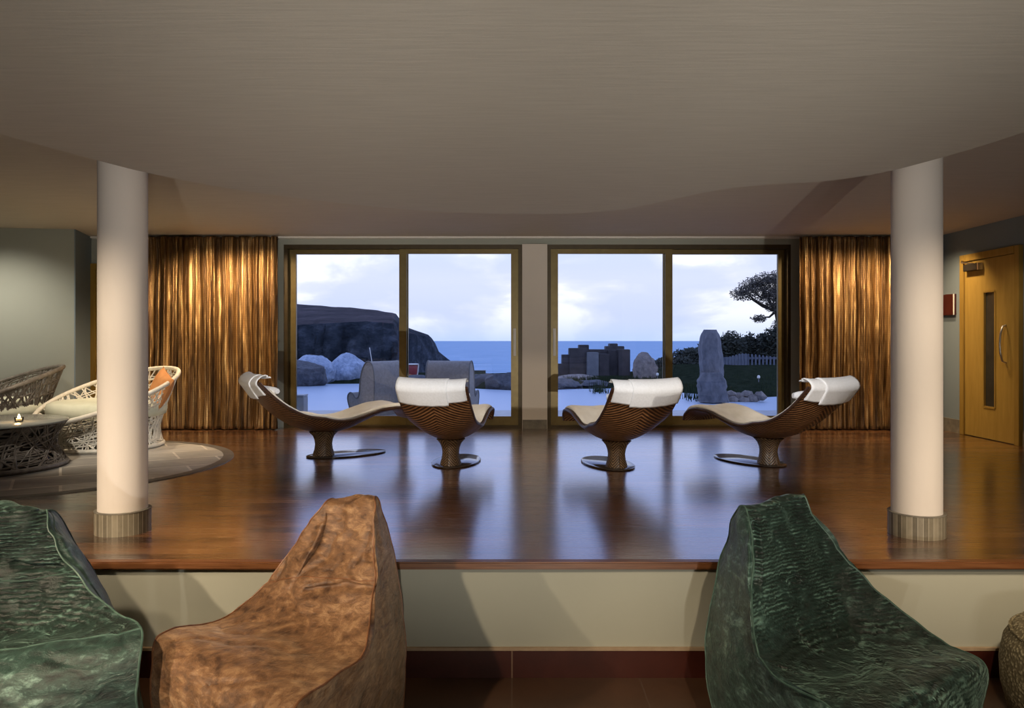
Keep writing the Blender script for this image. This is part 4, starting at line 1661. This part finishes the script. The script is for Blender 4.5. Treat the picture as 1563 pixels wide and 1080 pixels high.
def stone_column(name, px, ytop, ybot, d, ws, depth, mat, seed, label):
    """standing stone: stacked irregular polygons."""
    b = MB()
    n = 7
    rows = 22
    rnd = random.Random(seed)
    angs = sorted([2 * PI * (k + rnd.uniform(-0.28, 0.28)) / n for k in range(n)])
    vs = []
    for j in range(rows):
        f = j / (rows - 1)
        y = ytop + (ybot - ytop) * f
        l, rr_ = lerp_tab([(a, c) for a, c, e in ws], f), lerp_tab([(a, e) for a, c, e in ws], f)
        z = P(0, y, d).z
        x0, x1 = P(l, y, d).x, P(rr_, y, d).x
        cx0, hx = (x0 + x1) / 2, (x1 - x0) / 2
        for k in range(n):
            a = angs[k]
            q = Vector((math.cos(a), math.sin(a), 0))
            s = 1 + 0.12 * fbm((q.x * 2, q.y * 2 + seed, f * 3), 1.5, 4)
            dz = 0.0
            if j < 3:
                dz = 0.02 * fbm((q.x * 3, q.y * 3, seed), 1.5, 2)
            vs.append((cx0 + q.x * hx * s * (0.95 + 0.08 * (k % 2)), d + q.y * depth * min(1, hx / 0.2) * s, z + dz))
    fs = [(j * n + k, j * n + (k + 1) % n, (j + 1) * n + (k + 1) % n, (j + 1) * n + k) for j in range(rows - 1) for k in range(n)]
    fs.append(tuple(range(n)))
    fs.append(tuple((rows - 1) * n + k for k in range(n)))
    b.add(vs, fs)
    o = b.build(name, mat, angle=22)
    tag(o, label, 'stone')
    return o


stone_column('standing_stone', 1085, 503, 574, 14.1, [(0, 1074, 1094), (0.12, 1068, 1099), (0.5, 1066, 1104), (0.8, 1068, 1105), (1, 1069, 1106)], 0.2, M['rock_mid'], 3,
             'tall grey standing stone, upper of the two, outside the right glazed door')
stone_column('standing_stone', 1086, 568, 613, 14.0, [(0, 1071, 1101), (0.25, 1065, 1108), (1, 1066, 1114)], 0.26, M['rock_mid'], 8,
             'squat grey stone carrying the tall standing stone')
rr_ = random.Random(4)
spots = [(1116, 603, 10), (1128, 606, 9), (1141, 603, 10), (1120, 612, 9), (1135, 613, 10), (1149, 610, 9), (1160, 604, 9)]
place_words = ['leftmost in the upper row', 'in the middle of the upper row', 'third in the upper row', 'leftmost in the lower row', 'in the middle of the lower row', 'rightmost in the lower row',
               'at the far right end']
for k, (x, y, s) in enumerate(spots):
    rock_px(x - s, x + s, y - 7, y + 7, 14.4 - 0.15 * (k > 2), M['rock_warm'], 30 + k, 'small edging stone right of the standing stone, ' + place_words[k], 'edging stones by the standing stone',
            name='edging_stone', cat='stone')

# dark stepped blocks beyond the pool
r = thing('block_monument', 'dark stepped cluster of stone blocks beyond the pool', 'structure', G(905, 22, -0.10))
org = Vector(r.location)
blocks = [(850, 860, 555, 22.0, 'slab_dark'), (858, 870, 541, 22.1, 'slab_dark'), (869, 897, 531, 22.0, 'slab_dark'), (884, 899, 526, 22.5, 'slab_dark'), (896, 914, 537.5, 21.85, 'slab_grey'),
          (896, 931, 533, 22.4, 'slab_dark'), (914, 930, 540, 21.9, 'slab_dark'), (925, 953, 528, 22.6, 'slab_dark'), (931, 943, 524, 22.8, 'slab_dark'), (929, 947, 534, 22.15, 'slab_dark'),
          (944, 962, 533, 21.95, 'slab_dark')]
for (a, c, yt, d, mk) in blocks:
    b = MB()
    p0, p1 = P(a, yt, d), P(c, yt, d)
    b.box(p0.x - org.x, p1.x - org.x, d - org.y, d - org.y + 0.45, -0.15, p0.z - org.z)
    b.build('block', M[mk], r, bevel=0.012)

# red tub and green box across the pool
r = thing('tub', 'small red tub with a white rim across the pool', 'tub', G(629, 22.5, 0.02))
b = MB()
b.lathe([(0.13, -0.02), (0.155, 0.05), (0.165, 0.20), (0.165, 0.26), (0.15, 0.30)], 28)
b.build('tub_body', mat_noise('red_tub_paint', (0.30, 0.045, 0.05), (0.38, 0.07, 0.07), 10, 0.5, 0, 0.05), r)
b = MB()
b.lathe([(0.17, 0.30), (0.20, 0.312), (0.20, 0.335), (0.17, 0.34)], 28)
b.build('tub_rim', M['white'], r)
b = MB()
b.tube([(0.19, 0, 0.31), (0.175, 0, 0.15), (0.15, 0, -0.02)], 0.022, 6)
b.build('tub_spout', M['white'], r)
r = thing('crate', 'dark green box standing on the rocks beyond the pool', 'box', G(732, 20.6, 0.02))
b = MB()
b.box(-0.165, 0.165, -0.14, 0.14, 0, 0.19)
b.build('box_body', mat_noise('dark_green_paint', (0.03, 0.045, 0.025), (0.06, 0.075, 0.04), 6, 0.6), r, bevel=0.01)
b = MB()
b.box(-0.15, 0.17, -0.15, 0.15, 0.19, 0.215)
b.build('box_lid', mat_noise('dark_lid_paint', (0.03, 0.035, 0.035), (0.05, 0.055, 0.055), 6, 0.5), r, bevel=0.008)

# pale leaning strips, built as thin poles
for (px, y0, y1, lab) in ((448.5, 530, 549, 'thin white leaning pole beside the window frame'), (565.5, 530, 549, 'thin white leaning pole above the outdoor seat back')):
    a, c = P(px - 1.4, y0, 22.4), P(px + 1.6, y1, 22.4)
    b = MB()
    b.tube([a, a.lerp(c, 0.5), Vector((c.x + (c.x - a.x) * 1.5, 22.4, -0.02))], 0.012, 8)
    tag(b.build('leaning_pole', M['white']), lab, 'pole', 'white leaning poles')


# outdoor moulded seats
M['outdoor'] = mat_noise('grey_outdoor_weave', (0.27, 0.245, 0.22), (0.36, 0.335, 0.31), 30, 0.7, 0, 0.15)


M['seat_edge'] = mat_noise('dark_seat_edging', (0.16, 0.155, 0.15), (0.21, 0.20, 0.19), 20, 0.6)


def outdoor_seat(label, loc, rz):
    r = thing('garden_seat', label, 'outdoor seat', loc, rz, 'moulded seats on the terrace')
    prof = [(-0.17, 0.0), (-0.245, 0.20), (-0.25, 0.29), (-0.215, 0.335), (-0.165, 0.33), (-0.11, 0.27), (-0.06, 0.27), (-0.03, 0.34), (-0.015, 0.50), (0.02, 0.66), (0.085, 0.775),
            (0.15, 0.80), (0.21, 0.755), (0.245, 0.64), (0.255, 0.45), (0.245, 0.2), (0.22, 0.0)]
    pr = crom([(x, 0, z) for x, z in prof], 60)
    b = MB()
    b.prism([Vector((p.x, -0.34, max(0, p.z))) for p in pr], (0, 0.68, 0))
    b.build('seat_body', M['outdoor'], r, angle=40)
    for yy in (-0.34, 0.34):
        b = MB()
        b.tube([(p.x, yy, p.z) for p in pr], 0.010, 6)
        b.build('seat_edging', M['seat_edge'], r)
    return r


outdoor_seat('grey moulded outdoor seat nearer the left frame, its curled side towards the camera', G(574, 11.3, GZ), math.radians(-30))
outdoor_seat('grey moulded outdoor seat behind the second lounger from left', G(691, 11.5, GZ), math.radians(-104))
r = thing('side_table', 'pale grey cube side table outside the left glazed door', 'table', G(455, 10.9, GZ))
b = MB()
b.box(-0.12, 0.11, -0.12, 0.12, 0, 0.30)
b.build('table_body', mat_noise('pale_grey_composite', (0.36, 0.37, 0.38), (0.42, 0.43, 0.44), 10, 0.6, 0, 0.05), r, bevel=0.008)
b = MB()
b.box(-0.125, 0.115, -0.125, 0.125, 0.302, 0.325)
b.build('table_top', mat_noise('pale_grey_top', (0.42, 0.43, 0.45), (0.48, 0.49, 0.51), 10, 0.5, 0, 0.05), r, bevel=0.006)

# palisade fence
r = thing('fence', 'pale weathered palisade fence between the standing stone and the hedge', 'fence', G(1150, 24, 0.05))
org = Vector(r.location)
M['fence'] = mat_noise('weathered_fence_board', (0.085, 0.10, 0.14), (0.17, 0.19, 0.24), 8, 0.8, 0, 0.2, 0.01, (3, 3, 0.5))
tops = [(1095, 549), (1110, 544), (1130, 538.5), (1150, 540), (1175, 543), (1200, 545), (1230, 548)]
x = 1098.0
k = 0
while x < 1222:
    wpx = 4.2 if x < 1140 else 2.6
    gap = 0.6 if x < 1140 else 3.0
    d = 24 + (0.0 if x < 1140 else 0.2)
    p0, p1 = P(x, lerp_tab(tops, x), d), P(x + wpx, lerp_tab(tops, x), d)
    b = MB()
    xm = (p0.x + p1.x) / 2
    z1 = p0.z - org.z
    b.prism([(p0.x - org.x, d - org.y, -0.1), (p1.x - org.x, d - org.y, -0.1), (p1.x - org.x, d - org.y, z1 - 0.03), (xm - org.x, d - org.y, z1), (p0.x - org.x, d - org.y, z1 - 0.03)], (0, 0.022, 0))
    b.build('picket', M['fence'], r, smooth=False)
    x += wpx + gap
for zz in (0.12, 0.40):
    b = MB()
    b.box(P(1098, 0, 24).x - org.x, P(1222, 0, 24).x - org.x, 0.225, 0.27, zz, zz + 0.07)
    b.build('fence_rail', M['fence'], r, smooth=False)

# bollard lights
for (px, yt, d, lab) in ((1158, 574, 17.6, 'small white bollard light in front of the palisade fence'), (1003.5, 570, 19.4, 'small white bollard light beside the leaning boulder')):
    top = P(px, yt, d)
    r = thing('bollard_light', lab, 'light', (top.x, d, 0.0), 0, 'bollard lights in the garden')
    b = MB()
    b.lathe([(0.012, -0.3), (0.012, top.z - 0.05)], 10)
    b.build('bollard_post', M['slab_grey'], r)
    b = MB()
    b.lathe([(0.02, top.z - 0.055), (0.034, top.z - 0.04), (0.034, top.z), (0.022, top.z + 0.02), (0.004, top.z + 0.025)], 14)
    b.build('bollard_head', M['white'], r)


# ------------------------------------------------------------------ planting
M['leaf_dark'] = mat_noise('dark_leaves', (0.018, 0.022, 0.016), (0.055, 0.06, 0.04), 5, 0.8, 0, 0)
M['leaf_brown'] = mat_noise('brown_tree_leaves', (0.06, 0.05, 0.042), (0.15, 0.13, 0.105), 3, 0.9, 0, 0)
M['bark'] = mat_noise('dark_bark', (0.02, 0.016, 0.012), (0.05, 0.04, 0.03), 10, 0.9, 0, 0.3)
M['reed'] = mat_noise('reed_green', (0.02, 0.032, 0.016), (0.055, 0.07, 0.035), 5, 0.9, 0, 0, 0, (1, 1, 1), 0.3, 0.7, 4, 0.1)


def leaf_cloud(blobs, count, size, seed, fill=0.55):
    rnd = random.Random(seed)
    b = MB()
    tot = sum(s[1].x * s[1].z for s in blobs)
    for (c, s) in blobs:
        for k in range(int(count * s.x * s.z / tot)):
            q = Vector((rnd.gauss(0, 1), rnd.gauss(0, 1), rnd.gauss(0, 1))).normalized() * (rnd.random() ** fill)
            p = c + Vector((q.x * s.x, q.y * s.y, q.z * s.z))
            a = Vector((rnd.gauss(0, 1), rnd.gauss(0, 1), rnd.gauss(0, 1))).normalized()
            e = a.orthogonal().normalized()
            L1 = size * rnd.uniform(0.6, 1.4)
            W1_ = L1 * 0.4
            b.add([p - a * L1, p + e * W1_, p + a * L1, p - e * W1_], [(0, 1, 2, 3)])
    return b


def bush(px, ytop, d, wpx, zbase, count, seed, label, size=0.075, group='bushes behind the pool'):
    top = P(px, ytop, d)
    h = top.z - zbase
    wx = wpx * d / F / 2
    r = thing('bush', label, 'bush', (top.x, d, zbase), 0, group)
    rnd = random.Random(seed)
    blobs = []
    for k in range(7):
        fx = rnd.uniform(-0.62, 0.62)
        hh = h * (0.80 + 0.2 * rnd.random()) * (1 - 0.32 * abs(fx))
        blobs.append((Vector((fx * wx, rnd.uniform(-0.3, 0.3), hh * 0.5)), Vector((wx * 0.5, 0.5, hh * 0.5))))
    leaf_cloud(blobs, count, size, seed).build('foliage', M['leaf_dark'], r, smooth=False)
    b = MB()
    for k in range(5):
        a = 2 * PI * k / 5
        b.tube([(0.03 * math.cos(a), 0.03 * math.sin(a), -0.05), (0.2 * wx * math.cos(a), 0.15 * math.sin(a), h * 0.4), (0.5 * wx * math.cos(a), 0.25 * math.sin(a), h * 0.75)], [0.03, 0.022, 0.01], 6)
    b.build('stems', M['bark'], r)
    return r


bush(1032, 539, 26.0, 60, 0.0, 4056, 1, 'low dark bush at the window stile beside the leaning boulder')
bush(1055, 524, 26.5, 56, 0.0, 4680, 2, 'dark bush just left of the standing stone')
bush(1085, 513, 27.5, 60, 0.0, 4680, 8, 'dark bush hidden behind the standing stone')
bush(1118, 499, 27.0, 58, 0.0, 5304, 3, 'dark bush just right of the standing stone, behind the fence')
bush(1150, 493, 27.5, 60, 0.0, 5616, 4, 'dark bush behind the middle of the palisade fence')
bush(1186, 488, 26.6, 60, 0.0, 5928, 5, 'tall dark bush under the windswept tree')
bush(1216, 478, 26.0, 60, 0.0, 4680, 6, 'tall dark bush at the far right behind the window frame')
bush(990, 543, 24.0, 34, 0.0, 1560, 7, 'small dark bush behind the leaning boulder')

# windswept tree
td = 27.0
base = G(1200, td, 0.0)
r = thing('windswept_tree', 'windswept tree leaning left above the palisade fence', 'tree', base)
b = MB()
trunk = [P(1203, 580, td), P(1200, 545, td), P(1193, 515, td), P(1188, 492, td), P(1184, 475, td)]
b.tube([p - base for p in trunk], [0.14, 0.12, 0.10, 0.08, 0.06], 8)
for tgt in ((1140, 452), (1160, 432), (1182, 425), (1205, 428), (1128, 440), (1170, 455), (1160, 484)):
    e = P(tgt[0], tgt[1], td)
    b.tube([trunk[4] - base, (trunk[4] - base).lerp(e - base, 0.5) + Vector((0.05, 0, -0.1)), e - base], [0.05, 0.035, 0.012], 6)
b.build('trunk', M['bark'], r)
cb = []
for (x0, y0, sx, sz) in ((1134, 448, 20, 12), (1150, 436, 24, 14), (1172, 428, 26, 14), (1196, 424, 26, 14), (1168, 450, 24, 14), (1190, 446, 26, 14), (1180, 466, 14, 12), (1205, 462, 18, 22),
                         (1158, 486, 12, 7), (1190, 500, 12, 16), (1204, 480, 14, 18)):
    c = P(x0, y0, td) - base
    cb.append((c, Vector((sx * td / F, 0.45, sz * td / F))))
leaf_cloud(cb, 12000, 0.045, 12, 0.65).build('crown', M['leaf_brown'], r, smooth=False)


def blades(areas, count, hmin, hmax, seed, width=0.008):
    rnd = random.Random(seed)
    b = MB()
    for k in range(count):
        x0, x1, y0, y1, z = areas[k % len(areas)]
        y = rnd.uniform(y0, y1)
        x = rnd.uniform(x0, x1)
        h = rnd.uniform(hmin, hmax)
        lx, ly = rnd.gauss(0, 0.15) * h, rnd.gauss(0, 0.1) * h
        b.add([(x - width, y, z), (x + width, y, z), (x + lx * 0.4 + width * 0.7, y + ly * 0.4, z + h * 0.6), (x + lx, y + ly, z + h), (x + lx * 0.4 - width * 0.7, y + ly * 0.4, z + h * 0.6)],
              [(0, 1, 2, 3, 4)])
    return b


tag(blades([(3.9, 4.75, 15.6, 17.5, -0.08), (5.1, 8.5, 15.7, 18.0, -0.05), (2.2, 3.8, 18.5, 20.5, -0.05), (4.8, 8.5, 18, 22, 0.05), (1.4, 2.4, 18.8, 20.6, -0.05)], 4200, 0.05, 0.2, 5).build(
    'grass', M['reed'], smooth=False), 'dune grass along the far pool bank', 'grass', None, 'stuff')
tag(blades([(3.35, 3.75, 14.2, 15.4, -0.12), (1.75, 2.1, 16.4, 17.2, -0.12)], 90, 0.12, 0.3, 6).build('reeds', M['reed'], smooth=False), 'thin reeds standing in the pool', 'reeds', None, 'stuff')
